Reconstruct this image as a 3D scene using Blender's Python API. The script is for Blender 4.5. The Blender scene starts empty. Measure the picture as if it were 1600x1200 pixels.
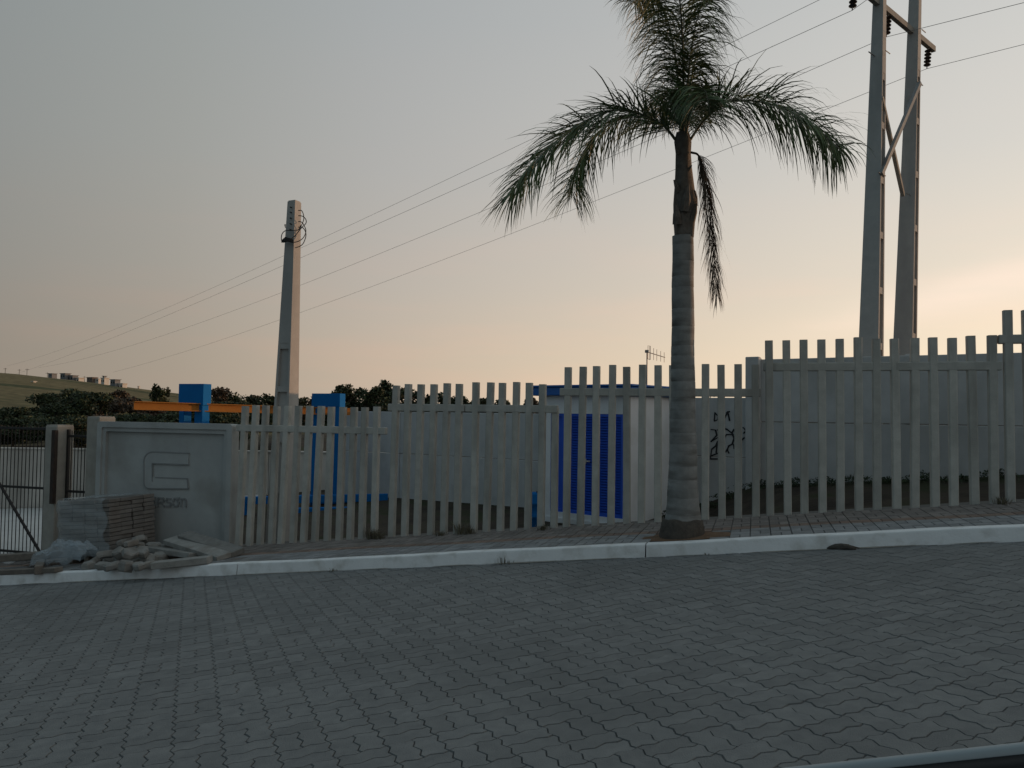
import bpy, math, random
from mathutils import Vector, Matrix
random.seed(11)
S = bpy.context.scene
col = S.collection
R = math.radians

# ------------------------------------------------------------------ camera
FPX = 1200.0; PITCH = math.atan(45/1200.0); ROLL = .013
PHI = R(17.6); G = .112; HC = 1.34
Fv = Vector((0, math.cos(PITCH), math.sin(PITCH)))
U0 = Vector((0, -math.sin(PITCH), math.cos(PITCH))); R0 = Vector((1, 0, 0))
Rv = R0*math.cos(ROLL) + U0*math.sin(ROLL); Uv = U0*math.cos(ROLL) - R0*math.sin(ROLL)
C = Vector((0, 0, HC))
cam = bpy.data.cameras.new('camera'); camo = bpy.data.objects.new('camera', cam); col.objects.link(camo)
M3 = Matrix((Rv, Uv, -Fv)).transposed()
camo.matrix_world = Matrix.Translation(C) @ M3.to_4x4()
cam.sensor_width = 36; cam.lens = 36*FPX/1600; cam.clip_start = .05; cam.clip_end = 9000
S.camera = camo

# ------------------------------------------------------------------ sky, sun, exposure
SUN_AZ = R(64); SUN_EL = R(3.2)
S.view_settings.view_transform = 'Standard'; S.view_settings.look = 'None'
S.view_settings.exposure = 0; S.view_settings.gamma = 1; S.view_settings.use_curve_mapping = False
W = bpy.data.worlds.new('World'); S.world = W; W.use_nodes = True
def ray0(x, y): return Fv + Rv*((x-800)/FPX) - Uv*((y-600)/FPX)
def build_world():
    nt = W.node_tree; nt.nodes.clear(); N = nt.nodes.new; L = nt.links.new
    out = N('ShaderNodeOutputWorld'); bg = N('ShaderNodeBackground'); L(bg.outputs[0], out.inputs[0])
    tc = N('ShaderNodeTexCoord'); sep = N('ShaderNodeSeparateXYZ'); L(tc.outputs['Generated'], sep.inputs[0])
    def math_(op, a, b=None, c=None):
        m = N('ShaderNodeMath'); m.operation = op
        for i, v in enumerate((a, b, c)):
            if v is None: continue
            if isinstance(v, (int, float)): m.inputs[i].default_value = v
            else: L(v, m.inputs[i])
        return m.outputs[0]
    x, y, z = sep.outputs
    hx = math_('MULTIPLY', x, math.sin(SUN_AZ)); hy = math_('MULTIPLY', y, math.cos(SUN_AZ))
    hl = math_('SQRT', math_('ADD', math_('MULTIPLY', x, x), math_('MULTIPLY', y, y)))
    ca = math_('DIVIDE', math_('ADD', hx, hy), math_('MAXIMUM', hl, .001))
    a = math_('MULTIPLY_ADD', ca, .5, .5)
    def ramp(fac, stops, interp='B_SPLINE'):
        r = N('ShaderNodeValToRGB'); r.color_ramp.interpolation = interp
        e = r.color_ramp.elements
        while len(e) < len(stops): e.new(.5)
        for k, (p, c) in enumerate(stops): e[k].position = p; e[k].color = (*c, 1)
        L(fac, r.inputs[0]); return r.outputs[0]
    # glow band along the horizon, greyer sky above; both brighten towards the set sun
    hor = ramp(a, [(0, (.13, .185, .215)), (.25, (.17, .19, .20)), (.40, (.26, .228, .19)), (.52, (.37, .31, .245)), (.64, (.53, .435, .335)), (.78, (.72, .585, .43)), (.96, (1.0, .83, .60)), (1, (1.06, .88, .62))], 'LINEAR')
    mid = ramp(a, [(0, (.12, .185, .225)), (.25, (.18, .225, .25)), (.40, (.255, .272, .268)), (.52, (.33, .34, .325)), (.64, (.412, .416, .41)), (.78, (.50, .498, .485)), (.96, (.655, .645, .615)), (1, (.68, .665, .63))], 'LINEAR')
    zc = math_('MAXIMUM', z, 0)
    f1 = ramp(zc, [(0, (0,)*3), (.06, (.10,)*3), (.16, (.50,)*3), (.30, (.86,)*3), (.46, (1,)*3)], 'LINEAR')
    m1 = N('ShaderNodeMix'); m1.data_type = 'RGBA'; L(f1, m1.inputs[0]); L(hor, m1.inputs[6]); L(mid, m1.inputs[7])
    f2 = ramp(zc, [(.45, (0,)*3), (1, (1,)*3)])
    m2 = N('ShaderNodeMix'); m2.data_type = 'RGBA'; L(f2, m2.inputs[0]); L(m1.outputs[2], m2.inputs[6]); m2.inputs[7].default_value = (.19, .265, .31, 1)
    # thin, flat dusk cloud low in the sky
    mp = N('ShaderNodeMapping'); L(tc.outputs['Generated'], mp.inputs[0]); mp.inputs['Scale'].default_value = (2.2, 2.2, 15); mp.inputs['Rotation'].default_value = (.10, -.10, 0)
    nz = N('ShaderNodeTexNoise'); L(mp.outputs[0], nz.inputs['Vector']); nz.inputs['Scale'].default_value = 1.7; nz.inputs['Detail'].default_value = 5; nz.inputs['Roughness'].default_value = .5
    cl = ramp(nz.outputs[0], [(.47, (0,)*3), (.66, (1,)*3)])
    low = ramp(zc, [(0, (.55,)*3), (.12, (.5,)*3), (.26, (0,)*3)])
    cf = N('ShaderNodeMix'); cf.data_type = 'RGBA'; cf.blend_type = 'MULTIPLY'; cf.inputs[0].default_value = 1; L(cl, cf.inputs[6]); L(low, cf.inputs[7])
    cc = N('ShaderNodeMix'); cc.data_type = 'RGBA'; cc.blend_type = 'MULTIPLY'; cc.inputs[0].default_value = 1; L(m2.outputs[2], cc.inputs[6]); cc.inputs[7].default_value = (1.16, 1.01, .97, 1)
    m3 = N('ShaderNodeMix'); m3.data_type = 'RGBA'; L(cf.outputs[2], m3.inputs[0]); L(m2.outputs[2], m3.inputs[6]); L(cc.outputs[2], m3.inputs[7])
    # one long streak of cirrus still catching the light, low towards the sun
    cd = ray0(1575, 438).normalized(); e1 = Vector((cd.y, -cd.x, .22)).normalized(); e2 = cd.cross(e1).normalized()
    def dotv(e):
        v = N('ShaderNodeVectorMath'); v.operation = 'DOT_PRODUCT'; L(tc.outputs['Generated'], v.inputs[0]); v.inputs[1].default_value = e; return v.outputs['Value']
    pq = math_('ADD', math_('POWER', math_('DIVIDE', dotv(e1), .16), 2.0), math_('POWER', math_('ABSOLUTE', math_('DIVIDE', dotv(e2), .022)), 2.0))
    sf = math_('MULTIPLY', math_('EXPONENT', math_('MULTIPLY', pq, -1.0)), math_('MULTIPLY_ADD', nz.outputs[0], .95, -.08))
    sf = math_('MULTIPLY', sf, math_('GREATER_THAN', dotv(cd), 0.0))
    mS = N('ShaderNodeMix'); mS.data_type = 'RGBA'; L(sf, mS.inputs[0]); L(m3.outputs[2], mS.inputs[6]); mS.inputs[7].default_value = (1.05, .84, .70, 1); m3 = mS
    sky = N('ShaderNodeTexSky'); sky.sky_type = 'NISHITA'; sky.sun_disc = False; sky.sun_elevation = SUN_EL; sky.sun_rotation = SUN_AZ
    sky.air_density = 1.0; sky.dust_density = 2.5
    sk = N('ShaderNodeMix'); sk.data_type = 'RGBA'; sk.blend_type = 'MULTIPLY'; sk.inputs[0].default_value = 1
    L(sky.outputs[0], sk.inputs[6]); sk.inputs[7].default_value = (.15, .15, .15, 1)
    m4 = N('ShaderNodeMix'); m4.data_type = 'RGBA'; m4.inputs[0].default_value = .96; L(sk.outputs[2], m4.inputs[6]); L(m3.outputs[2], m4.inputs[7])
    L(m4.outputs[2], bg.inputs[0]); bg.inputs[1].default_value = 1.07
build_world()
sl = bpy.data.lights.new('sun', 'SUN'); sl.energy = 2.0; sl.angle = R(.6); sl.color = (1, .56, .30)
so = bpy.data.objects.new('sun', sl); col.objects.link(so)
sd = Vector((math.sin(SUN_AZ)*math.cos(SUN_EL), math.cos(SUN_AZ)*math.cos(SUN_EL), math.sin(SUN_EL)))
so.rotation_euler = sd.to_track_quat('Z', 'Y').to_euler(); so.location = sd*60

# ------------------------------------------------------------------ helpers: places
T = Vector((math.cos(PHI), -math.sin(PHI), 0)); Nn = Vector((math.sin(PHI), math.cos(PHI), 0))
def P(s, u, z=0): return T*s + Nn*u + Vector((0, 0, z))
def su(x, y): v = Vector((x, y, 0)); return v.dot(T), v.dot(Nn)
def ray(x, y): return Fv + Rv*((x-800)/FPX) - Uv*((y-600)/FPX)
def px(p):
    d = p - C; z = d.dot(Fv)
    if z < .05: return (-9e9, -9e9)
    return 800+FPX*d.dot(Rv)/z, 600-FPX*d.dot(Uv)/z
def atY(x, y, Y): r = ray(x, y); return C + r*(Y/r.y)
def atu(x, y, u): r = ray(x, y); return C + r*(u/r.dot(Nn))
def onplane(x, y, p0, n): r = ray(x, y); return C + r*((p0-C).dot(n)/r.dot(n))
RN = (Vector((0, 0, 1)) - T*G)
def onroad(x, y, dz=0): return onplane(x, y, Vector((0, 0, dz)), RN)
def clampi(x, pts):
    if x <= pts[0][0]: return pts[0][1]
    for (a, b), (c, d) in zip(pts, pts[1:]):
        if x <= c: return b+(d-b)*(x-a)/(c-a)
    return pts[-1][1]
def sm(x, a, b):
    t = max(0, min(1, (x-a)/(b-a))); return t*t*(3-2*t)
def zs(s):                                   # height of the street along its length
    if s > 34: return G*34 + (s-34)*.02 if s < 80 else G*34+.92
    if s < -45: return -G*45 - (min(-s-45, 80))*.03
    return G*s
WALLK = .65; WALL0 = 16.28                   # line of the boundary wall in plan
def lotz(X): return clampi(X, [(-30, -2.2), (-13, -1.62), (-8, -1.25), (-3, -.68), (1.5, -.6), (3.3, -.38), (4.2, .12), (7, .45), (12, 1.2), (36, 4.1), (80, 5)])
def ground(X, Y):
    s, u = su(X, Y)
    r = math.hypot(X, Y)
    near = zs(s) - .14
    if u < 9.5: z = near + (0 if u > -7 else .12)
    else:
        b = sm(u, 9.75, 10.6); z = near*(1-b) + lotz(X)*b
    if X < -4:                               # bank behind the pale yard wall
        z += sm(Y, 22.2, 24)*1.55*sm(-X, 4, 8)
    far = -1.5
    az = math.degrees(math.atan2(X, Y))
    crest = clampi(az, [(-120, 6), (-60, 22), (-40, 23.5), (-33.7, 21.2), (-28, 16.4), (-23, 9.6), (-18, 6.8), (-12, 4.2), (0, 2), (20, 3), (40, 5), (110, 5), (180, 2)])
    if abs(az) < 140: far += (crest+1.5)*1.04*sm(r, 110, 600)
    w = sm(r, 40, 110)
    return z*(1-w) + far*w

# ------------------------------------------------------------------ helpers: meshes
class MB:
    def __init__(self): self.v = []; self.f = []
    def add(self, vs, fs):
        o = len(self.v); self.v += [tuple(p) for p in vs]; self.f += [tuple(i+o for i in q) for q in fs]
    def box(self, c, h, m=None, bev=0):
        c = Vector(c); m = m or Matrix.Identity(3)
        if bev <= 0:
            vs = [c + m @ Vector((x*h[0], y*h[1], z*h[2])) for x in (-1, 1) for y in (-1, 1) for z in (-1, 1)]
            self.add(vs, [(0, 1, 3, 2), (4, 6, 7, 5), (0, 4, 5, 1), (2, 3, 7, 6), (0, 2, 6, 4), (1, 5, 7, 3)])
        else:
            vs = []; idx = {}
            for x in (-1, 1):
                for y in (-1, 1):
                    for z in (-1, 1):
                        for ax in range(3):
                            d = [h[0]-bev, h[1]-bev, h[2]-bev]; d[ax] = h[ax]
                            idx[x, y, z, ax] = len(vs); vs.append(c + m @ Vector((x*d[0], y*d[1], z*d[2])))
            fs = []; g = lambda *k: idx[k]
            for sgn in (-1, 1):
                for ax in range(3):
                    b, d = [(1, 2), (2, 0), (0, 1)][ax]
                    q = []
                    for p, w in ((-1, -1), (1, -1), (1, 1), (-1, 1)):
                        k = [0, 0, 0]; k[ax] = sgn; k[b] = p; k[d] = w; q.append(g(*k, ax))
                    fs.append(q if sgn > 0 else q[::-1])
            for ax in range(3):
                b, d = [(1, 2), (2, 0), (0, 1)][ax]
                for p in (-1, 1):
                    for w in (-1, 1):
                        k0 = [0, 0, 0]; k0[b] = p; k0[d] = w; k1 = k0[:]; k0[ax] = -1; k1[ax] = 1
                        q = [g(*k0, b), g(*k1, b), g(*k1, d), g(*k0, d)]
                        fs.append(q if p*w < 0 else q[::-1])
            for x in (-1, 1):
                for y in (-1, 1):
                    for z in (-1, 1):
                        q = [g(x, y, z, 0), g(x, y, z, 1), g(x, y, z, 2)]
                        fs.append(q if x*y*z > 0 else q[::-1])
            self.add(vs, fs)
        return self
    def tube(self, pts, rad, n=6, cap=True):
        pts = [Vector(p) for p in pts]; k = len(pts)
        rads = rad if isinstance(rad, (list, tuple)) else [rad]*k
        vs = []; ref = None
        for i, p in enumerate(pts):
            t = (pts[min(i+1, k-1)]-pts[max(i-1, 0)]).normalized()
            if ref is None: ref = Vector((0, 0, 1)) if abs(t.z) < .9 else Vector((1, 0, 0))
            a = (ref - t*ref.dot(t)).normalized(); b = t.cross(a); ref = a
            for j in range(n):
                q = 2*math.pi*j/n; vs.append(p + (a*math.cos(q)+b*math.sin(q))*rads[i])
        fs = [(i*n+j, i*n+(j+1) % n, (i+1)*n+(j+1) % n, (i+1)*n+j) for i in range(k-1) for j in range(n)]
        if cap: fs += [tuple(range(n))[::-1], tuple((k-1)*n+j for j in range(n))]
        self.add(vs, fs); return self
    def prism(self, poly, o, ex, ey, en):            # poly in (ex,ey) plane extruded along en
        o = Vector(o); n = len(poly)
        a = [o + ex*p[0] + ey*p[1] for p in poly]; b = [q + en for q in a]
        self.add(a+b, [tuple(range(n))[::-1], tuple(range(n, 2*n))] + [(i, (i+1) % n, n+(i+1) % n, n+i) for i in range(n)]); return self
    def mesh(self, name, smooth=False):
        me = bpy.data.meshes.new(name); me.from_pydata(self.v, [], self.f); me.update()
        if smooth: me.polygons.foreach_set('use_smooth', [True]*len(me.polygons))
        return me
    def build(self, name, mat, parent=None, smooth=False):
        return link(name, self.mesh(name, smooth), mat, parent)
def link(name, me, mat=None, parent=None):
    if mat and not me.materials: me.materials.append(mat)
    o = bpy.data.objects.new(name, me); col.objects.link(o)
    if parent: o.parent = parent; o.matrix_parent_inverse = parent_inv(parent)
    return o
def parent_inv(p):
    m = p.matrix_basis.copy(); q = p
    while q.parent: m = q.parent.matrix_basis @ q.matrix_parent_inverse @ m if q.parent.parent is None else q.matrix_parent_inverse @ m; q = q.parent
    return m.inverted()
def thing(name, loc, label, cat, group=None):
    o = bpy.data.objects.new(name, None); col.objects.link(o); o.location = loc; o.empty_display_size = .2
    tag(o, label, cat, group); return o
def tag(o, label=None, cat=None, group=None, kind=None):
    if label: o['label'] = label
    if cat: o['category'] = cat
    if group: o['group'] = group
    if kind: o['kind'] = kind
    return o
def rz(a): return Matrix.Rotation(a, 3, 'Z')
RT = rz(-PHI)                                        # local x along the street, y across it

# ------------------------------------------------------------------ materials
def mat(name, c1, c2=None, scale=6, rough=.85, bump=.25, detail=8, metal=0, c3=None, s3=.6, rnd=0, alpha=1, spec=.4, streak=0, bscale=None, trans=0):
    m = bpy.data.materials.new(name); m.use_nodes = True; nt = m.node_tree; N = nt.nodes.new; L = nt.links.new
    b = nt.nodes['Principled BSDF']; b.inputs['Roughness'].default_value = rough; b.inputs['Metallic'].default_value = metal
    b.inputs['Specular IOR Level'].default_value = spec; b.inputs['Alpha'].default_value = alpha
    if trans: b.inputs['Transmission Weight'].default_value = trans
    geo = N('ShaderNodeNewGeometry'); n = N('ShaderNodeTexNoise'); L(geo.outputs['Position'], n.inputs['Vector'])
    n.inputs['Scale'].default_value = scale; n.inputs['Detail'].default_value = detail; n.inputs['Roughness'].default_value = .62
    c2 = c2 or tuple(v*.75 for v in c1)
    r = N('ShaderNodeValToRGB'); r.color_ramp.elements[0].position = .32; r.color_ramp.elements[1].position = .68
    r.color_ramp.elements[0].color = (*c2, 1); r.color_ramp.elements[1].color = (*c1, 1); L(n.outputs[0], r.inputs[0])
    out = r.outputs[0]
    if c3:
        n2 = N('ShaderNodeTexNoise'); L(geo.outputs['Position'], n2.inputs['Vector']); n2.inputs['Scale'].default_value = s3; n2.inputs['Detail'].default_value = 6
        if streak:
            mp = N('ShaderNodeMapping'); L(geo.outputs['Position'], mp.inputs[0]); mp.inputs['Scale'].default_value = (1, 1, streak); L(mp.outputs[0], n2.inputs['Vector'])
        r2 = N('ShaderNodeValToRGB'); r2.color_ramp.elements[0].position = .5; r2.color_ramp.elements[1].position = .72; L(n2.outputs[0], r2.inputs[0])
        mx = N('ShaderNodeMix'); mx.data_type = 'RGBA'; L(r2.outputs[0], mx.inputs[0]); L(out, mx.inputs[6]); mx.inputs[7].default_value = (*c3, 1); out = mx.outputs[2]
    if rnd:
        oi = N('ShaderNodeObjectInfo'); ad = N('ShaderNodeMath'); ad.operation = 'ADD'; L(oi.outputs['Random'], ad.inputs[0]); L(geo.outputs['Random Per Island'], ad.inputs[1])
        fr = N('ShaderNodeMath'); fr.operation = 'FRACT'; L(ad.outputs[0], fr.inputs[0])
        mr = N('ShaderNodeMapRange'); L(fr.outputs[0], mr.inputs[0]); mr.inputs[3].default_value = 1-rnd; mr.inputs[4].default_value = 1+rnd
        hs = N('ShaderNodeHueSaturation'); L(mr.outputs[0], hs.inputs['Value']); L(out, hs.inputs['Color']); out = hs.outputs[0]
    L(out, b.inputs['Base Color'])
    if bump:
        n3 = N('ShaderNodeTexNoise'); L(geo.outputs['Position'], n3.inputs['Vector']); n3.inputs['Scale'].default_value = bscale or scale*6; n3.inputs['Detail'].default_value = 6
        bp = N('ShaderNodeBump'); bp.inputs['Strength'].default_value = bump; bp.inputs['Distance'].default_value = .01; L(n3.outputs[0], bp.inputs['Height']); L(bp.outputs[0], b.inputs['Normal'])
    return m
MT = {}
MT['paver'] = mat('paver_concrete', (.195, .20, .195), (.145, .15, .15), 9, .9, .5, c3=(.125, .13, .128), s3=.38, rnd=.10, bscale=160)
MT['joint'] = mat('joint_sand', (.125, .125, .118), (.09, .09, .085), 20, .95, .6)
MT['swgrey'] = mat('pavement_grey', (.27, .275, .275), (.20, .205, .21), 8, .9, .5, c3=(.17, .165, .155), s3=1.2, rnd=.16, bscale=140)
MT['swred'] = mat('pavement_red', (.23, .16, .125), (.185, .135, .11), 8, .9, .5, c3=(.17, .13, .105), s3=1.3, rnd=.2, bscale=140)
MT['swbrown'] = mat('pavement_brown', (.225, .20, .183), (.175, .158, .147), 8, .9, .5, c3=(.15, .13, .115), s3=1.1, rnd=.18, bscale=140)
MT['kerb'] = mat('kerb_paint', (.80, .81, .81), (.73, .74, .74), 5, .8, .35, c3=(.56, .555, .53), s3=5.5, bscale=40)
MT['gutter'] = mat('gutter_concrete', (.30, .28, .24), (.20, .19, .17), 10, .9, .5)
MT['fence'] = mat('fence_concrete', (.48, .475, .435), (.38, .375, .345), 7, .9, .45, c3=(.27, .265, .24), s3=3.2, rnd=.12, streak=.22, bscale=70)
MT['wall'] = mat('wall_concrete', (.52, .52, .51), (.44, .44, .435), 3, .9, .3, c3=(.35, .345, .33), s3=.9, streak=.5, rnd=.04, bscale=50)
MT['sign'] = mat('sign_concrete', (.40, .42, .41), (.33, .345, .345), 2.2, .75, .2, c3=(.28, .285, .27), s3=1.5, rnd=0, bscale=40)
MT['post'] = mat('post_concrete', (.37, .35, .31), (.28, .265, .235), 5, .9, .4, c3=(.24, .21, .18), s3=2.2, streak=.4)
MT['pole'] = mat('pole_concrete', (.42, .41, .39), (.36, .355, .34), 6, .9, .3, c3=(.29, .285, .275), s3=1.2, streak=.3)
MT['yard'] = mat('yard_concrete', (.52, .52, .50), (.43, .43, .42), 1.5, .9, .2)
MT['palew'] = mat('pale_render', (.52, .50, .46), (.43, .41, .38), 1.6, .9, .2, c3=(.25, .235, .21), s3=.7, streak=.4)
MT['white'] = mat('white_render', (.80, .81, .82), (.74, .75, .76), 2, .8, .15, c3=(.63, .63, .61), s3=1.4)
MT['blue'] = mat('blue_paint', (.024, .11, .62), (.020, .092, .54), 3, .55, .05)
MT['gblue'] = mat('gantry_blue', (.009, .14, .40), (.008, .12, .35), 3, .85, .05, spec=.1)
MT['roofb'] = mat('roof_blue', (.02, .13, .45), (.016, .11, .38), 3, .5, .05)
MT['orange'] = mat('orange_paint', (.37, .145, .02), (.30, .115, .016), 3, .8, .05)
MT['black'] = mat('black_iron', (.018, .018, .019), (.028, .023, .02), 20, .6, .1)
MT['rust'] = mat('rusty_iron', (.05, .032, .024), (.025, .02, .018), 14, .8, .2)
MT['steel'] = mat('galvanised_steel', (.26, .26, .255), (.18, .18, .18), 8, .55, .1, metal=.3)
MT['wire'] = mat('cable', (.03, .03, .03), (.022, .022, .022), 5, .6, 0)
MT['line'] = mat('overhead_line', (.20, .19, .18), (.16, .155, .15), 5, .5, 0)
MT['insul'] = mat('insulator_glaze', (.035, .028, .026), (.025, .02, .02), 5, .3, 0)
MT['bright'] = mat('bare_metal', (.7, .7, .68), (.6, .6, .6), 5, .3, 0, metal=.8)
MT['trunk'] = mat('palm_trunk', (.25, .25, .24), (.18, .18, .172), 9, .9, .3, c3=(.115, .11, .10), s3=2.2, streak=5, bscale=60)
MT['trunkbase'] = mat('palm_base', (.10, .085, .07), (.055, .047, .04), 16, .95, .9, bscale=60)
MT['sheath'] = mat('palm_sheath', (.17, .15, .13), (.085, .075, .065), 14, .85, .5, c3=(.11, .085, .06), s3=9, streak=.3)
MT['leaf'] = mat('palm_leaf', (.10, .145, .055), (.06, .095, .036), 3, .5, 0, rnd=.3)
MT['dryleaf'] = mat('dry_palm_leaf', (.105, .078, .055), (.065, .05, .036), 5, .8, 0, rnd=.25)
MT['rachis'] = mat('palm_rachis', (.085, .088, .05), (.055, .06, .033), 6, .6, 0)
MT['earth'] = mat('earth', (.085, .066, .048), (.045, .037, .029), 3, .95, .8, c3=(.05, .055, .028), s3=.6, bscale=20)
MT['bark'] = mat('bark', (.09, .07, .05), (.05, .04, .03), 8, .9, .5)
MT['leafA'] = mat('dark_foliage', (.040, .058, .024), (.020, .032, .014), .9, .7, 0, rnd=.45)
MT['leafB'] = mat('olive_foliage', (.062, .068, .030), (.034, .038, .019), .9, .7, 0, rnd=.45)
MT['leafC'] = mat('brown_foliage', (.085, .060, .038), (.048, .034, .023), .9, .7, 0, rnd=.4)
MT['weed'] = mat('weed', (.17, .15, .10), (.10, .09, .06), 8, .8, 0, rnd=.35)
MT['plank'] = mat('weathered_board', (.19, .165, .14), (.12, .105, .09), 9, .9, .4, c3=(.10, .085, .07), s3=3)
MT['rubble'] = mat('rubble_concrete', (.29, .28, .26), (.20, .195, .18), 9, .95, .6, c3=(.16, .14, .12), s3=3, rnd=.2)
MT['stack'] = mat('stacked_pavers', (.22, .205, .19), (.175, .163, .15), 9, .9, .4, c3=(.16, .135, .115), s3=2, rnd=.14)
MT['film'] = mat('clear_film', (.55, .60, .62), (.45, .50, .52), 6, .16, .6, alpha=.33, spec=.6, bscale=14)
MT['film2'] = mat('milky_film', (.52, .60, .66), (.40, .47, .52), 9, .16, .6, alpha=.30, spec=.7, bscale=16)
MT['paintmark'] = mat('spray_paint', (.018, .018, .022), (.012, .012, .014), 8, .6, 0)
MT['hwhite'] = mat('house_white', (.62, .59, .55), (.5, .48, .45), .3, .9, 0)
MT['hgrey'] = mat('house_grey', (.20, .205, .215), (.15, .155, .165), .3, .9, 0)
MT['hroof'] = mat('house_roof', (.16, .12, .10), (.12, .10, .09), .3, .9, 0)
MT['glass'] = mat('window_glass', (.03, .035, .04), (.02, .025, .03), 1, .1, 0)
MT['carpaint'] = mat('car_paint', (.012, .013, .016), (.010, .011, .013), 2, .25, 0, spec=.6)
MT['trim'] = mat('car_trim', (.30, .33, .34), (.28, .31, .32), 4, .35, 0, metal=.2)
MT['rubber'] = mat('rubber', (.012, .012, .013), (.016, .016, .016), 30, .8, .1)
# ground: earth, dry grass and green pasture in broad fields
def ground_mat():
    m = bpy.data.materials.new('ground_grass'); m.use_nodes = True; nt = m.node_tree; N = nt.nodes.new; L = nt.links.new
    b = nt.nodes['Principled BSDF']; b.inputs['Roughness'].default_value = .95; b.inputs['Specular IOR Level'].default_value = .1
    geo = N('ShaderNodeNewGeometry')
    def noise(sc, d=6, rot=None, scl=None):
        n = N('ShaderNodeTexNoise'); n.inputs['Scale'].default_value = sc; n.inputs['Detail'].default_value = d
        if scl:
            mp = N('ShaderNodeMapping'); mp.inputs['Scale'].default_value = scl; mp.inputs['Rotation'].default_value = (0, 0, rot or 0); L(geo.outputs['Position'], mp.inputs[0]); L(mp.outputs[0], n.inputs['Vector'])
        else: L(geo.outputs['Position'], n.inputs['Vector'])
        return n.outputs[0]
    def ramp(f, stops):
        r = N('ShaderNodeValToRGB'); e = r.color_ramp.elements
        while len(e) < len(stops): e.new(.5)
        for k, (p, c) in enumerate(stops): e[k].position = p; e[k].color = (*c, 1)
        L(f, r.inputs[0]); return r.outputs[0]
    def mix(f, a, c, mode='MIX'):
        x = N('ShaderNodeMix'); x.data_type = 'RGBA'; x.blend_type = mode
        if isinstance(f, float): x.inputs[0].default_value = f
        else: L(f, x.inputs[0])
        L(a, x.inputs[6]); L(c, x.inputs[7]); return x.outputs[2]
    fields = ramp(noise(.010, 3, .25, (.6, 3.4, 1)), [(.34, (.062, .074, .034)), (.43, (.18, .15, .078)), (.56, (.15, .128, .066)), (.66, (.058, .07, .032))])
    fine = ramp(noise(.35, 8), [(.3, (.55,)*3), (.7, (1.2,)*3)])
    far = mix(1.0, fields, fine, 'MULTIPLY')
    nearc = ramp(noise(1.1, 8), [(.35, (.030, .025, .020)), (.52, (.055, .044, .034)), (.66, (.036, .04, .021))])
    ln = N('ShaderNodeVectorMath'); ln.operation = 'LENGTH'; L(geo.outputs['Position'], ln.inputs[0])
    mr = N('ShaderNodeMapRange'); L(ln.outputs['Value'], mr.inputs[0]); mr.inputs[1].default_value = 30; mr.inputs[2].default_value = 80
    c = mix(mr.outputs[0], nearc, far); L(c, b.inputs['Base Color'])
    bp = N('ShaderNodeBump'); bp.inputs['Strength'].default_value = .7; bp.inputs['Distance'].default_value = .04; L(noise(9, 8), bp.inputs['Height']); L(bp.outputs[0], b.inputs['Normal'])
    return m
MT['ground'] = ground_mat()

# ================================================================== SETTING
def build_ground():
    ax = [i*.7 for i in range(-42, 43)]
    st = 1.0; x = ax[-1]
    ext = []
    while x < 4200: x += st; ext.append(x); st *= 1.16
    ax = [-v for v in reversed(ext)] + ax + ext
    ay = [v+9 for v in ax]
    m = MB(); n = len(ay)
    m.v = [(X, Y, ground(X, Y)) for X in ax for Y in ay]
    m.f = [(i*n+j, (i+1)*n+j, (i+1)*n+j+1, i*n+j+1) for i in range(len(ax)-1) for j in range(n-1)]
    tag(m.build('ground', MT['ground'], smooth=True), kind='structure')
build_ground()
UK = 7.97; KH = .135; KW = .13; UF = 9.75
def strip_sheet(name, u0, u1, dz, material, s0=-70, s1=60, thick=0):
    m = MB(); ss = [s0+i*(s1-s0)/64 for i in range(65)]
    for s in ss:
        for u in (u0, u1): m.v.append(tuple(P(s, u, zs(s)+dz)))
    m.f = [(2*i, 2*i+2, 2*i+3, 2*i+1) for i in range(64)]
    o = m.build(name, material); tag(o, kind='structure'); return o
road = strip_sheet('road', -6, UK+.05, -.0085, MT['joint'])
sidewalk = strip_sheet('sidewalk', UK+KW-.02, UF+.28, KH-.012, MT['joint'])

# ---- road pavers: wavy interlocking blocks laid in pairs, turned to the kerb
PU = .1125
PA = math.atan2(.924, -.383)                          # heading of the long joints
eA = Vector((math.cos(PA), math.sin(PA), 0)); eB = Vector((math.cos(PA-math.pi/2), math.sin(PA-math.pi/2), 0))
def liftdir(e): s = e.dot(T); return Vector((e.x, e.y, G*s))
eA3, eB3 = liftdir(eA), liftdir(eB)
SA = .0105
def s_edge(p, q):                                     # S-shaped edge from node p to node q (grid units)
    d = (q[0]-p[0], q[1]-p[1]); sgn = 1 if (d[0]+d[1]) > 0 else -1
    n = (-d[1]*sgn, d[0]*sgn) if True else None
    a = SA/PU
    r = [p]
    for t, o in ((.27, a), (.73, -a)):
        o2 = o if sgn > 0 else -o
        r.append((p[0]+d[0]*t+n[0]*o2, p[1]+d[1]*t+n[1]*o2))
    return r
def paver_shape(w, h):                                # w,h in grid units, corner at 0,0
    nodes = [(i, 0) for i in range(w)] + [(w, j) for j in range(h)] + [(i, h) for i in range(w, 0, -1)] + [(0, j) for j in range(h, 0, -1)]
    pts = []
    for i, p in enumerate(nodes): pts += s_edge(p, nodes[(i+1) % len(nodes)])
    return pts
def inset(pts, d):
    n = len(pts); out = []
    for i in range(n):
        a, b, c = pts[i-1], pts[i], pts[(i+1) % n]
        e1 = Vector((b[0]-a[0], b[1]-a[1])); e2 = Vector((c[0]-b[0], c[1]-b[1]))
        n1 = Vector((-e1.y, e1.x)).normalized(); n2 = Vector((-e2.y, e2.x)).normalized()
        v = (n1+n2); v = v/max(.35, v.length_squared)*2
        out.append((b[0]+v.x*d, b[1]+v.y*d))
    return out
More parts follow.
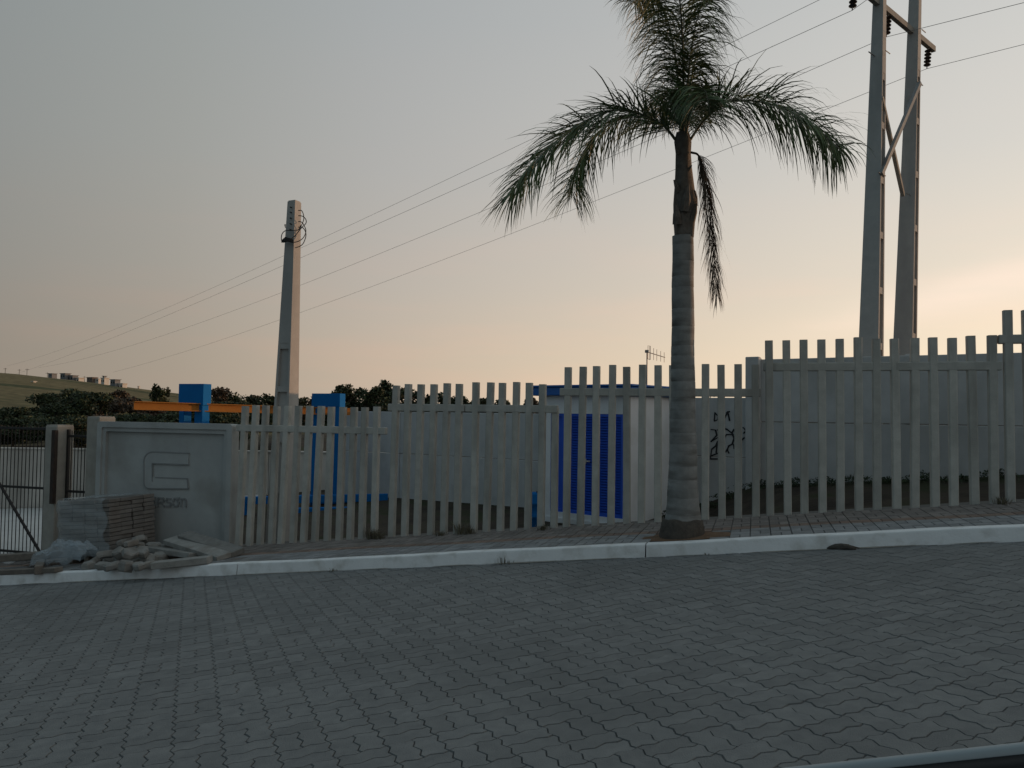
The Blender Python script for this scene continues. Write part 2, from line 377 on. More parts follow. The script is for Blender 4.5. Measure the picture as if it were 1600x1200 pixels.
def paver_geo(w, h, ex, ey, unit, gap, drop):
    base = paver_shape(w, h) if unit == PU else [(0, 0), (w, 0), (w, h), (0, h)]
    lo = inset(base, gap/unit); hi = inset(base, (gap+.003)/unit)
    n = len(base); cx, cy = w/2, h/2
    V = [ex*((p[0]-cx)*unit)+ey*((p[1]-cy)*unit) for p in hi] + [ex*((p[0]-cx)*unit)+ey*((p[1]-cy)*unit)+Vector((0, 0, -drop)) for p in lo]
    Fs = [tuple(range(n))] + [(i, n+i, n+(i+1) % n, (i+1) % n) for i in range(n)]
    return V, Fs
def lay(cands, geos, mats, parent, nm, limit=300):
    # the pieces that show largest become parts of their own, the rest one joined part
    for c in cands:
        q = px(c[0]); d = (c[0]-C).length
        c.append(1/d**2 if -30 < q[0] < 1630 and -30 < q[1] < 1230 else 0)
    cands.sort(key=lambda c: -c[-1])
    shared = {}
    rest = {}
    for i, c in enumerate(cands):
        pos, gk, mk = c[0], c[1], c[2]
        jz = max(-.002, min(.002, random.gauss(0, .001))); tx = random.gauss(0, .006); ty = random.gauss(0, .006)
        if i < limit:
            if (gk, mk) not in shared:
                mb = MB(); mb.add(*geos[gk]); me = mb.mesh(nm); me.materials.append(mats[mk]); shared[gk, mk] = me
            o = bpy.data.objects.new(nm, shared[gk, mk]); col.objects.link(o); o.parent = parent
            o.location = pos+Vector((0, 0, jz)); o.rotation_euler = (tx, ty, random.gauss(0, .004))
        else:
            mb = rest.setdefault(mk, MB()); V, Fs = geos[gk]; p = pos+Vector((0, 0, jz))
            mb.add([p+v+Vector((0, 0, v.x*-ty+v.y*tx)) for v in V], Fs)
    for mk, mb in rest.items():
        o = mb.build(nm+'_field', mats[mk], parent); tag(o, kind='stuff')
def road_pavers():
    geos = {0: paver_geo(2, 1, eB3, eA3, PU, .0011, .012), 1: paver_geo(1, 2, eB3, eA3, PU, .0011, .012)}
    cands = []; cell = 2*PU
    o = Vector((.06, .02, 0))
    for i in range(-75, 76):
        for j in range(-75, 76):
            base = eB*(i*cell)+eA*(j*cell)+o
            s, u = base.dot(T), base.dot(Nn)
            if not (-15 < s < 8.5 and -.6 < u < UK+.12): continue
            if (i+j) % 2 == 0: loc = [(0, .5, 0), (0, -.5, 0)]
            else: loc = [(.5, 0, 1), (-.5, 0, 1)]
            for a, b, k in loc:
                p = base+eB*(a*PU)+eA*(b*PU)
                if p.dot(Nn) > UK+.10: continue
                # slight settlement of the bedding, as whole areas
                w = .0014*math.sin(p.x*1.3+.7*p.y)+.001*math.sin(p.y*2.1-p.x*.6)
                cands.append([Vector((p.x, p.y, G*p.dot(T)+w)), k, 0])
    lay(cands, geos, {0: MT['paver']}, road, 'paver')
road_pavers()
def sidewalk_pavers():
    U2 = .10; T3 = liftdir(T); geos = {}
    geos[0] = paver_geo(2, 1, T3, Nn, U2, .003, .016); geos[1] = paver_geo(1, 2, T3, Nn, U2, .003, .016)
    cands = []; u0 = UK+KW+.01
    palm = (-.72, 8.42)
    for j in range(0, 8):
        for i in range(-72, 33):
            s = i*.2+.05; u = u0+j*.2+.1
            mk = 0 if j < 3 else (1 if j == 3 else 2)
            if i % 7 == 3 and mk == 0 and random.random() < .1: mk = 2
            loc = [(0, .05, 0), (0, -.05, 0)] if (i+j) % 2 == 0 else [(.05, 0, 1), (-.05, 0, 1)]
            for a, b, k in loc:
                q = (s+a, u+b)
                if math.hypot((q[0]-palm[0])*.62, q[1]-palm[1]) < .28: continue
                if s < -7.0 and random.random() < .25: continue
                cands.append([P(q[0], q[1], G*q[0]+KH+.003*math.sin(q[0]*2.3)), k, mk])
    lay(cands, geos, {0: MT['swgrey'], 1: MT['swred'], 2: MT['swbrown']}, sidewalk, 'paver')
    # bare earth in the tree pit
    m = MB(); n = 14
    pts = [P(palm[0]+.50*math.cos(k*2*math.pi/n)*(1+.12*math.sin(k*3)), palm[1]+.30*math.sin(k*2*math.pi/n), 0) for k in range(n)]
    vs = [p+Vector((0, 0, G*p.dot(T)+KH-.006)) for p in pts]+[P(palm[0], palm[1], G*palm[0]+KH+.03)]
    m.add(vs, [(k, (k+1) % n, n) for k in range(n)]); o = m.build('tree_pit_soil', mat('pit_soil', (.20, .115, .065), (.11, .07, .045), 14, .95, .8), sidewalk)
sidewalk_pavers()
# ---- kerb, cast in lengths
kerb = bpy.data.objects.new('kerb', None); col.objects.link(kerb); tag(kerb, kind='structure')
def kerb_part(s0, s1):
    prof = [(-.012, -.10), (-.012, .0), (.0, KH-.014), (.004, KH-.004), (.014, KH), (KW, KH), (KW, -.10)]
    m = MB(); n = 24; k = len(prof)
    for i in range(n+1):
        s = s0+(s1-s0)*i/n
        w = .004*math.sin(s*1.7)+.003*math.sin(s*4.1+1)
        for a, b in prof: m.v.append(tuple(P(s, UK+a+w*(b > 0), zs(s)+b+w*.6*(b > 0))))
    m.f = [(i*k+j, i*k+j+1, (i+1)*k+j+1, (i+1)*k+j) for i in range(n) for j in range(k-1)]
    m.f += [tuple(range(k))[::-1], tuple(n*k+j for j in range(k))]
    m.build('kerb_length', MT['kerb'], kerb)
KJ = 4.93
for i in range(-6, 6): kerb_part(-1.07+i*KJ+.007, -1.07+(i+1)*KJ-.007)
# thin smear of mortar along the foot of the kerb
m = MB()
for i in range(301):
    s = -22+i*.11; w = .022+.014*math.sin(s*2.1)+.012*math.sin(s*7.3)+random.uniform(-.005, .005)
    for du, dz in ((-w, .0035), (0, .012)): m.v.append(tuple(P(s, UK+du, G*s+dz)))
m.f = [(2*i, 2*i+2, 2*i+3, 2*i+1) for i in range(300)]
tag(m.build('mortar_edge', MT['gutter'], kerb))

# ---- concrete yard behind the gate
m = MB(); g = 16
for i in range(g+1):
    for j in range(g+1):
        X = -24+i*17/g; u = 9.95; Y0 = (u-X*math.sin(PHI))/math.cos(PHI); Y = Y0+(22.2-Y0)*j/g
        m.v.append((X, Y, ground(X, Y)+.07))
m.f = [(i*(g+1)+j, (i+1)*(g+1)+j, (i+1)*(g+1)+j+1, i*(g+1)+j+1) for i in range(g) for j in range(g)]
tag(m.build('yard', MT['yard'], smooth=True), kind='structure')

# ================================================================== FENCE
def gs(s): return G*s+KH
def fence(label, s0, n, step, top, rail_z, lean=(0, 0), r0=None, r1=None, depth=.085, w=.088, nm='slat_fence'):
    base = thing(nm, P(s0+(n-1)*step/2, UF, gs(s0)), label, 'fence', 'stepped concrete slat fence along the pavement')
    zb = gs(s0)-.12
    h = (top-zb)/2
    c_ = .010; a_, b_ = w/2, depth/2
    mb = MB(); mb.prism([(-a_+c_, -b_), (a_-c_, -b_), (a_, -b_+c_), (a_, b_-c_), (a_-c_, b_), (-a_+c_, b_), (-a_, b_-c_), (-a_, -b_+c_)], (0, 0, -h), Vector((1, 0, 0)), Vector((0, 1, 0)), Vector((0, 0, 2*h))); me = mb.mesh('slat'); me.materials.append(MT['fence'])
    for i in range(n):
        s = s0+i*step+random.uniform(-.006, .006); t = i/max(1, n-1); ln = lean[0]+(lean[1]-lean[0])*t+random.gauss(0, .005)
        o = bpy.data.objects.new('slat', me); col.objects.link(o); o.parent = base; o.matrix_parent_inverse = Matrix.Translation(-base.location)
        o.matrix_basis = Matrix.Translation(P(s-ln*.0, UF+random.gauss(0, .004), zb+h+random.gauss(0, .007))) @ (RT @ Matrix.Rotation(ln, 3, 'Y') @ Matrix.Rotation(random.gauss(0, .004), 3, 'X') @ Matrix.Rotation(random.gauss(0, .03), 3, 'Z')).to_4x4()
    a = r0 if r0 is not None else s0-.09; b = r1 if r1 is not None else s0+(n-1)*step+.09
    mb = MB(); mb.box(P((a+b)/2, UF, rail_z), ((b-a)/2, depth/2-.002, .05), RT, .009); mb.build('rail', MT['fence'], base)
    return base
fence('lowest concrete slat fence section butting against the sign panel', -7.30, 13, .1845, 1.40, 1.062, (.030, .010), -7.40, -4.93)
fence('short six slat fence section between lowest section and the section with a longer rail end', -4.80, 6, .191, 1.72, 1.395, (.012, .008), -4.90, -3.755)
fence('short fence section whose rail runs on past its last slat towards the blue door', -3.60, 6, .187, 1.74, 1.395, (.008, .004), -3.745, -2.46)
fs_ = [o for o in col.objects if o.get('label', '').startswith('short fence section whose')][0]
MB().box(P(-2.50, UF+.02, .55), (.044, .042, .87), RT, .013).build('end_slat', MT['fence'], fs_)
fence('slat fence section passing behind the palm trunk in front of the white hut', -2.335, 13, .1945, 1.957, 1.62, (.002, -.006), -2.43, .06)
fence('tall slat fence section below the twin power poles', .165, 13, .1955, 2.255, 1.93, (-.006, -.006), .09, 2.60)
fence('highest slat fence section at the uphill end of the pavement', 2.665, 14, .1955, 2.55, 2.225, (-.006, -.006), 2.57, 5.35)
fence('slat fence section further uphill past the highest visible step', 5.40, 13, .1955, 2.86, 2.53, (-.006, -.006), 5.37, 7.90)

# ================================================================== BOUNDARY WALLS (stacked concrete panels between posts)
wd = Vector((1, -WALLK, 0)).normalized(); wn = Vector((WALLK, 1, 0)).normalized(); RW = rz(math.atan2(-WALLK, 1))
def wl(X): return Vector((X, WALL0-WALLK*X, 0))
def wallX(x): k = (x-800)/FPX; return k*WALL0/(1+WALLK*k)
def panel_wall(label, X0, X1, top, jz, zb, n, endposts=(True, True), post_up=.0):
    a, b = wl(X0), wl(X1); ln = (b-a).length; base = thing('panel_wall', (a+b)/2+Vector((0, 0, zb)), label, 'wall', 'concrete panel walls round the yard')
    for i in range(n):
        p0 = a+wd*(ln*i/n); p1 = a+wd*(ln*(i+1)/n); c = (p0+p1)/2; hl = ln/n/2-.004
        for z0, z1 in ((zb-.35, jz-.005), (jz+.005, top)):
            mb = MB(); mb.box(c+Vector((0, 0, (z0+z1)/2))+wn*random.gauss(0, .005), (hl, .035, (z1-z0)/2), RW, .008); mb.build('panel', MT['wall'], base)
    for i in range(n+1):
        if (i == 0 and not endposts[0]) or (i == n and not endposts[1]): continue
        p = a+wd*(ln*i/n)
        mb = MB(); mb.box(p+wn*.10+Vector((0, 0, (zb-.35+top+post_up)/2)), (.075, .062, (top+post_up-zb+.35)/2), RW, .008); mb.build('post', MT['wall'], base)
    return base
panel_wall('long concrete panel wall behind the short fence sections beside the hut', wallX(525), wallX(832)+.6, 1.33, .36, lotz(-1), 3)
panel_wall('concrete panel wall with black spray paint scrawl beside the palm', 2.98, wallX(1176), 1.66, .60, -.32, 1)
panel_wall('tall concrete panel wall below the twin power poles', wallX(1178)+.02, 10.4, 2.33, 1.24, .05, 3, post_up=.03)
# end post standing proud at the step
pp = wl(wallX(1180))
gb = thing('wall_post', pp+Vector((0, 0, -.3))-wn*.12, 'square concrete post at the step between sprayed wall and tall wall', 'post')
MB().box(pp-wn*.12+Vector((0, 0, 1.0)), (.115, .075, 1.37), RW, .01).build('shaft', MT['wall'], gb)
# spray paint scrawl
def scrawl():
    o3 = wl(wallX(1125))
    def q(x, y): return onplane(x, y, o3-wn*.045, wn)
    pol = [[(1116, 657), (1117, 645), (1122, 650), (1121, 656), (1116, 658)], [(1122, 650), (1130, 658), (1137, 643), (1140, 657)], [(1135, 645), (1140, 643)],
           [(1111, 671), (1118, 672), (1120, 680), (1111, 690), (1121, 684)], [(1110, 716), (1112, 702), (1118, 697), (1121, 690), (1119, 707)], [(1110, 717), (1121, 717)],
           [(1136, 671), (1144, 677), (1147, 685), (1144, 694), (1138, 697), (1137, 704), (1139, 708)], [(1135, 679), (1146, 679)], [(1147, 671), (1143, 677)], [(1146, 694), (1147, 701)],
           [(1161, 668), (1166, 673), (1162, 677)], [(1121, 672), (1128, 668), (1136, 671)], [(1121, 690), (1130, 688), (1135, 679)], [(1112, 712), (1122, 708), (1134, 706), (1139, 697)], [(1147, 685), (1156, 690), (1163, 684)]]
    m = MB()
    for pl in pol:
        for (a, b) in zip(pl, pl[1:]):
            A, B = q(*a), q(*b); d = (B-A).normalized(); sd_ = d.cross(wn).normalized()*random.uniform(.009, .016)
            A = A-d*.008; B = B+d*.008
            off = wn*random.uniform(-.0012, 0)
            m.add([A-sd_+off, B-sd_+off, B+sd_+off, A+sd_+off], [(0, 1, 2, 3)])
    o = m.build('spray_scrawl', MT['paintmark'])
    return o
w_spray = [o for o in col.objects if o.get('label', '').startswith('concrete panel wall with black')][0]
sc = scrawl(); sc.parent = w_spray; sc.matrix_parent_inverse = parent_inv(w_spray)
# pale yard wall
base = thing('yard_wall', (-13, 22.3, -1.7), 'pale rendered low wall across the far side of the concrete yard', 'wall')
XS = [-27, -22, -17, -12, -7, -3.4]
for a, b in zip(XS, XS[1:]):
    MB().box(((a+b)/2, 22.35, -.95+.03), ((b-a)/2-.006, .1, 1.05), None, .01).build('wall_bay', MT['palew'], base)
MB().box((-15.2, 22.35, .125), (11.9, .14, .022), None, .006).build('coping', MT['palew'], base)

# ================================================================== HUT
def hut():
    c0 = Vector((1.99, 12.9, 0)); d1 = Vector((.665-1.99, 14.0-12.9, 0)).normalized(); d2 = Vector((-d1.y, d1.x, 0))
    if d2.y < 0: d2 = -d2
    L1 = 1.86; L2 = 1.62; zb = -.85; zt = 1.66
    base = thing('service_hut', c0+d1*L1/2+d2*L2/2+Vector((0, 0, lotz(1.9))), 'small white rendered hut with blue louvred door and blue roof edge', 'hut')
    RH = Matrix((d1, d2, Vector((0, 0, 1)))).transposed()
    H = lambda a, b, z: c0+d1*a+d2*b+Vector((0, 0, z))
    # door in the face between the corner (a=.12) and a=1.72
    a0, a1 = .13, 1.66; z0, z1 = -.42, 1.34
    wl_ = MB(); t = .12
    def bx(m, A, B, bev=.0):
        c = H((A[0]+B[0])/2, (A[1]+B[1])/2, (A[2]+B[2])/2); m.box(c, (abs(B[0]-A[0])/2, abs(B[1]-A[1])/2, abs(B[2]-A[2])/2), RH, bev)
    bx(wl_, (0, 0, zb), (a0, t, zt)); bx(wl_, (a1, 0, zb), (L1, t, zt)); bx(wl_, (a0, 0, z1), (a1, t, zt)); bx(wl_, (a0, 0, zb), (a1, t, z0))
    bx(wl_, (0, t, zb), (t, L2, zt)); bx(wl_, (L1-t, t, zb), (L1, L2, zt)); bx(wl_, (t, L2-t, zb), (L1-t, L2, zt))
    wl_.build('wall', MT['white'], base)
    rf = MB(); bx(rf, (-.10, -.14, zt), (L1+.22, L2+.14, zt+.15), .012); roof = rf.build('roof', MT['roofb'], base)
    f = MB(); bx(f, (-.13, -.17, zt+.15), (L1+.25, L2+.17, zt+.185), .006); f.build('roof_edge', MT['roofb'], roof)
    door = MB(); bx(door, (a0+.05, .06, z0), (a1-.05, .10, z1)); dr = door.build('door', MT['blue'], base)
    fr = MB(); bx(fr, (a0, .01, z0), (a0+.05, .10, z1)); bx(fr, (a1-.05, .01, z0), (a1, .10, z1)); bx(fr, (a0+.05, .01, z1-.05), (a1-.05, .10, z1)); bx(fr, (a0+.05, .01, z0), (a1-.05, .10, z0+.05)); bx(fr, (1.38, .02, z0+.05), (1.43, .10, z1-.05))
    fr.build('door_frame', MT['blue'], dr)
    lv = MB(); n = 36
    for i in range(n):
        z = z0+.07+i*(z1-z0-.14)/(n-1)
        A = [(a0+.05, .012, z-.017), (a0+.05, .058, z+.012), (1.38, .058, z+.012), (1.38, .012, z-.017)]
        v = [H(*q) for q in A]+[H(q[0], q[1], q[2]-.006) for q in A]
        lv.add(v, [(0, 1, 2, 3), (7, 6, 5, 4), (0, 3, 7, 4), (1, 5, 6, 2)])
    tag(lv.build('louvres', MT['blue'], dr), kind='stuff')
    hd = MB(); bx(hd, (.80, -.012, .50), (.90, .016, .525), .004); bx(hd, (.88, -.012, .47), (.90, .02, .555), .004); hd.build('handle', MT['bright'], dr)
    pl = MB(); bx(pl, (-.02, -.02, zb), (L1+.02, -.001, -.52)); pl.build('plinth', MT['white'], base)
    # aerial on the roof
    mp = atY(1011, 560, 13.6); r0 = Vector((mp.x, mp.y, zt+.185))
    an = thing('tv_aerial', r0, 'thin rod television aerial on a mast above the white hut', 'aerial')
    ztop = atY(1011, 547, 13.6).z
    MB().tube([r0-Vector((0, 0, .02)), Vector((mp.x, mp.y, ztop))], .011, 6).build('mast', MT['steel'], an)
    e0 = atY(1008, 549, 13.6); e1 = atY(1039, 558.5, 14.1)
    boom = MB().tube([e0, e1], .008, 5).build('boom', MT['steel'], an)
    for k, (t, h) in enumerate([(.03, .02), (.22, .13), (.42, .11), (.58, .105), (.78, .10), (.96, .095)]):
        p = e0.lerp(e1, t); MB().tube([p-Vector((0, 0, h)), p+Vector((0, 0, h*.95))], .0045, 4).build('rod', MT['steel'], an)
    p = e0.lerp(e1, .14); q = e0.lerp(e1, .26)
    MB().tube([p-Vector((0, 0, .12)), p+Vector((0, 0, .12)), q+Vector((0, 0, .125)), q-Vector((0, 0, .12)), p-Vector((0, 0, .12))], .0045, 4).build('folded_dipole', MT['steel'], an)
    MB().box(e0+Vector((.03, 0, .0)), (.03, .02, .025)).build('clamp', MT['steel'], an)
hut()

# ================================================================== SIGN PANEL, GATE POSTS, GATES
def sign():
    s0, s1 = -9.98, -7.445; u = 9.72; zt = 1.115; zb = -1.3
    base = thing('sign_panel', P((s0+s1)/2, u, gs(-8.7)), 'grey concrete sign panel with raised moulded frame and square logo', 'sign')
    # body with rounded top corners and stepped frame
    def outl(d, r):
        a, b, t = s0+d, s1-d, zt-d
        pts = [(a, zb), (b, zb)]
        for k in range(6): q = math.pi/2*k/5; pts.append((b-r+r*math.cos(q), t-r+r*math.sin(q)))
        for k in range(6): q = math.pi/2*k/5; pts.append((a+r-r*math.sin(q), t-r+r*math.cos(q)))
        return pts
    Z = Vector((0, 0, 1))
    body = MB().prism(outl(0, .05), P(0, u+.03), T, Z, Nn*.10).build('slab', MT['sign'], base)
    def frame(d0, r0, d1, r1, ua, ub):
        A, B = outl(d0, r0), outl(d1, r1); n = len(A); m = MB(); v = []
        for pts, uu in ((A, ub), (A, ua), (B, ua), (B, ub)): v += [P(p[0], uu, p[1]) for p in pts]
        f = []
        for i in range(1, n-0):
            j = (i+1) % n
            if i == 0: continue
            for k in range(3): f.append((k*n+i, k*n+j, (k+1)*n+j, (k+1)*n+i))
        m.add(v, f); return m
    frame(-.004, .05, .085, .03, u-.045, u+.04).build('outer_frame', MT['sign'], base)
    frame(.085, .03, .15, .015, u-.02, u+.04).build('inner_frame', MT['sign'], base)
    uf = u+.03
    def q(x, y): p = atu(x, y, uf); return (p.dot(T), p.z)
    # C-shaped relief
    def arc(cx, cy, r, a0, a1, n=6): return [(cx+r*math.cos(R(a0+(a1-a0)*k/n)), cy-r*math.sin(R(a0+(a1-a0)*k/n))) for k in range(n+1)]
    outer = [(296, 708.5)] + arc(239, 720, 14, 90, 180) + arc(233, 755, 8, 180, 270) + [(295, 763.5)]
    inner = [(293, 748), (238, 746), (238, 724), (295, 725.5)]
    poly = [q(*p) for p in outer+inner]
    # triangulate C by three prisms
    def slab(pts): MBm.prism([q(*p) for p in pts], P(0, uf), T, Z, Nn*-.016)
    MBm = MB()
    slab([(296, 708.5)]+[(238, 706)]+[(238, 724), (295, 725.5)])
    slab([(238, 706)]+arc(239, 720, 14, 90, 180)[1:]+arc(233, 755, 8, 180, 270)+[(238, 763)])
    slab([(238, 763), (295, 763.8), (294, 748), (238, 746)])
    MBm.build('logo_relief', MT['sign'], base)
    SIGNLET = mat('sign_letters', (.25, .26, .26), (.21, .22, .22), 5, .8, .1)
    gm = MB()
    for ln_ in (outer, [(294, 764), (292.5, 748)], [(243, 746), (293, 748)], [(238, 752), (238, 724), (295, 726)]):
        for a, b in zip(ln_, ln_[1:]):
            A, B = atu(*a, uf-.016), atu(*b, uf-.016); d = (B-A).normalized(); sv = d.cross(Nn).normalized()*.009; e = d*.004
            gm.add([A-e-sv, B+e-sv, B+e+sv, A-e+sv]+[p_-Nn*.005 for p_ in (A-e-sv, B+e-sv, B+e+sv, A-e+sv)], [(7, 6, 5, 4), (0, 1, 5, 4), (1, 2, 6, 5), (2, 3, 7, 6), (3, 0, 4, 7)])
    gm.build('logo_outline', SIGNLET, base)
    # raised letters
    def stroke(name, lines, w=2.4):
        m = MB()
        for ln_ in lines:
            for a, b in zip(ln_, ln_[1:]):
                A, B = atu(*a, uf), atu(*b, uf); d = (B-A); L_ = d.length; d.normalize(); sdv = d.cross(Nn).normalized()*w*.0115/2
                e = d*.006
                m.add([A-e-sdv, B+e-sdv, B+e+sdv, A-e+sdv]+[p-Nn*.014 for p in (A-e-sdv, B+e-sdv, B+e+sdv, A-e+sdv)], [(7, 6, 5, 4), (0, 1, 5, 4), (1, 2, 6, 5), (2, 3, 7, 6), (3, 0, 4, 7)])
        m.build(name, SIGNLET, base)
    stroke('letter', [[(236, 777), (236, 790), (244, 790.5)], [(236, 777), (244, 777.5)], [(236, 783), (243, 783.5)]])
    stroke('letter', [[(248, 791), (248, 778), (256, 778.5), (257, 783), (254, 785), (248, 784.5)], [(253, 785), (257.5, 791)]])
    stroke('letter', [[(267.5, 779.5), (261.5, 779), (260.5, 781.5), (262, 784.5), (266.5, 785.5), (268, 788.5), (266.5, 791), (260.5, 791)]])
    stroke('letter', [[(281, 778.5), (273.5, 779), (271, 783), (271.5, 788.5), (274.5, 791), (278.5, 790.5), (280, 786), (278.5, 782), (276, 781)]])
    stroke('letter', [[(284, 791.5), (284, 780), (289, 779.5), (291, 782), (291, 792)]])
sign()
def gate_post(label, x, w, ytop, u):
    p = atu(x, 760, u); s = p.dot(T); zt = atu(x, ytop, u).z; zb = gs(s)-.3
    base = thing('gate_post', P(s, u, gs(s)), label, 'post', 'gate posts beside the sign panel')
    MB().box(P(s, u, (zt+zb)/2), (w/2, w/2, (zt-zb)/2), RT@rz(R(-8)), .012).build('shaft', MT['post'], base)
    cp = MB().box(P(s, u, zt+.006), (w/2-.01, w/2-.01, .008), RT@rz(R(-8)), .004).build('cap', MT['post'], base)
    return base, s
gp1, sp1 = gate_post('concrete gate post with rusty steel strip between the two iron gates', 90.5, .30, 665, 9.95)
gp2, sp2 = gate_post('concrete gate post butting against the left edge of the sign panel', 155, .30, 652, 9.98)
MB().box(P(sp1+.12, 9.95-.20, .36), (.035, .035, .60), RT, .004).build('steel_strip', MT['rust'], gp1)
def gate(label, sa, sb, u, zt, zbot, step, rails, brace=None, w=.016):
    base = thing('iron_gate', P((sa+sb)/2, u, zbot), label, 'gate', 'black iron bar gates')
    n = max(2, round((sb-sa)/step)); bar = MB(); bar.tube([(0, 0, 0), (0, 0, zt-zbot)], w/2, 6); me = bar.mesh('bar'); me.materials.append(MT['black'])
    for i in range(1, n):
        o = bpy.data.objects.new('bar', me); col.objects.link(o); o.parent = base; o.matrix_parent_inverse = Matrix.Translation(-base.location); o.location = P(sa+(sb-sa)*i/n, u, zbot)
    for s in (sa, sb): MB().box(P(s, u, (zt+zbot)/2), (.022, .022, (zt-zbot)/2+.02), RT, .003).build('stile', MT['black'], base)
    for z in rails: MB().box(P((sa+sb)/2, u-.018, z), ((sb-sa)/2, .014, .02), RT, .003).build('rail', MT['black'], base)
    if brace:
        a, b = brace; d = b-a; MB().tube([a, b], .024, 6).build('brace', MT['black'], base)
    return base
sg = sp1-.2
gate('wide black iron bar gate with a diagonal brace', sg-3.4, sg, 9.93, 1.02, gs(sg)-.06, .082, (.97, -.02, gs(sg)+.02),
     (P(sg-1.55, 9.90, .62), P(sg-.08, 9.90, gs(sg)+.05)))
gate('narrow black iron bar gate between two concrete posts', sp1+.17, sp2-.17, 9.97, .95, gs(sp1)+.05, .075, (.86, -.05, gs(sp1)+.12))
# far post of the wide gate, out of the picture
pg, _s = gate_post('concrete gate post at the far end of the wide gate', -330, .30, 655, 9.95)

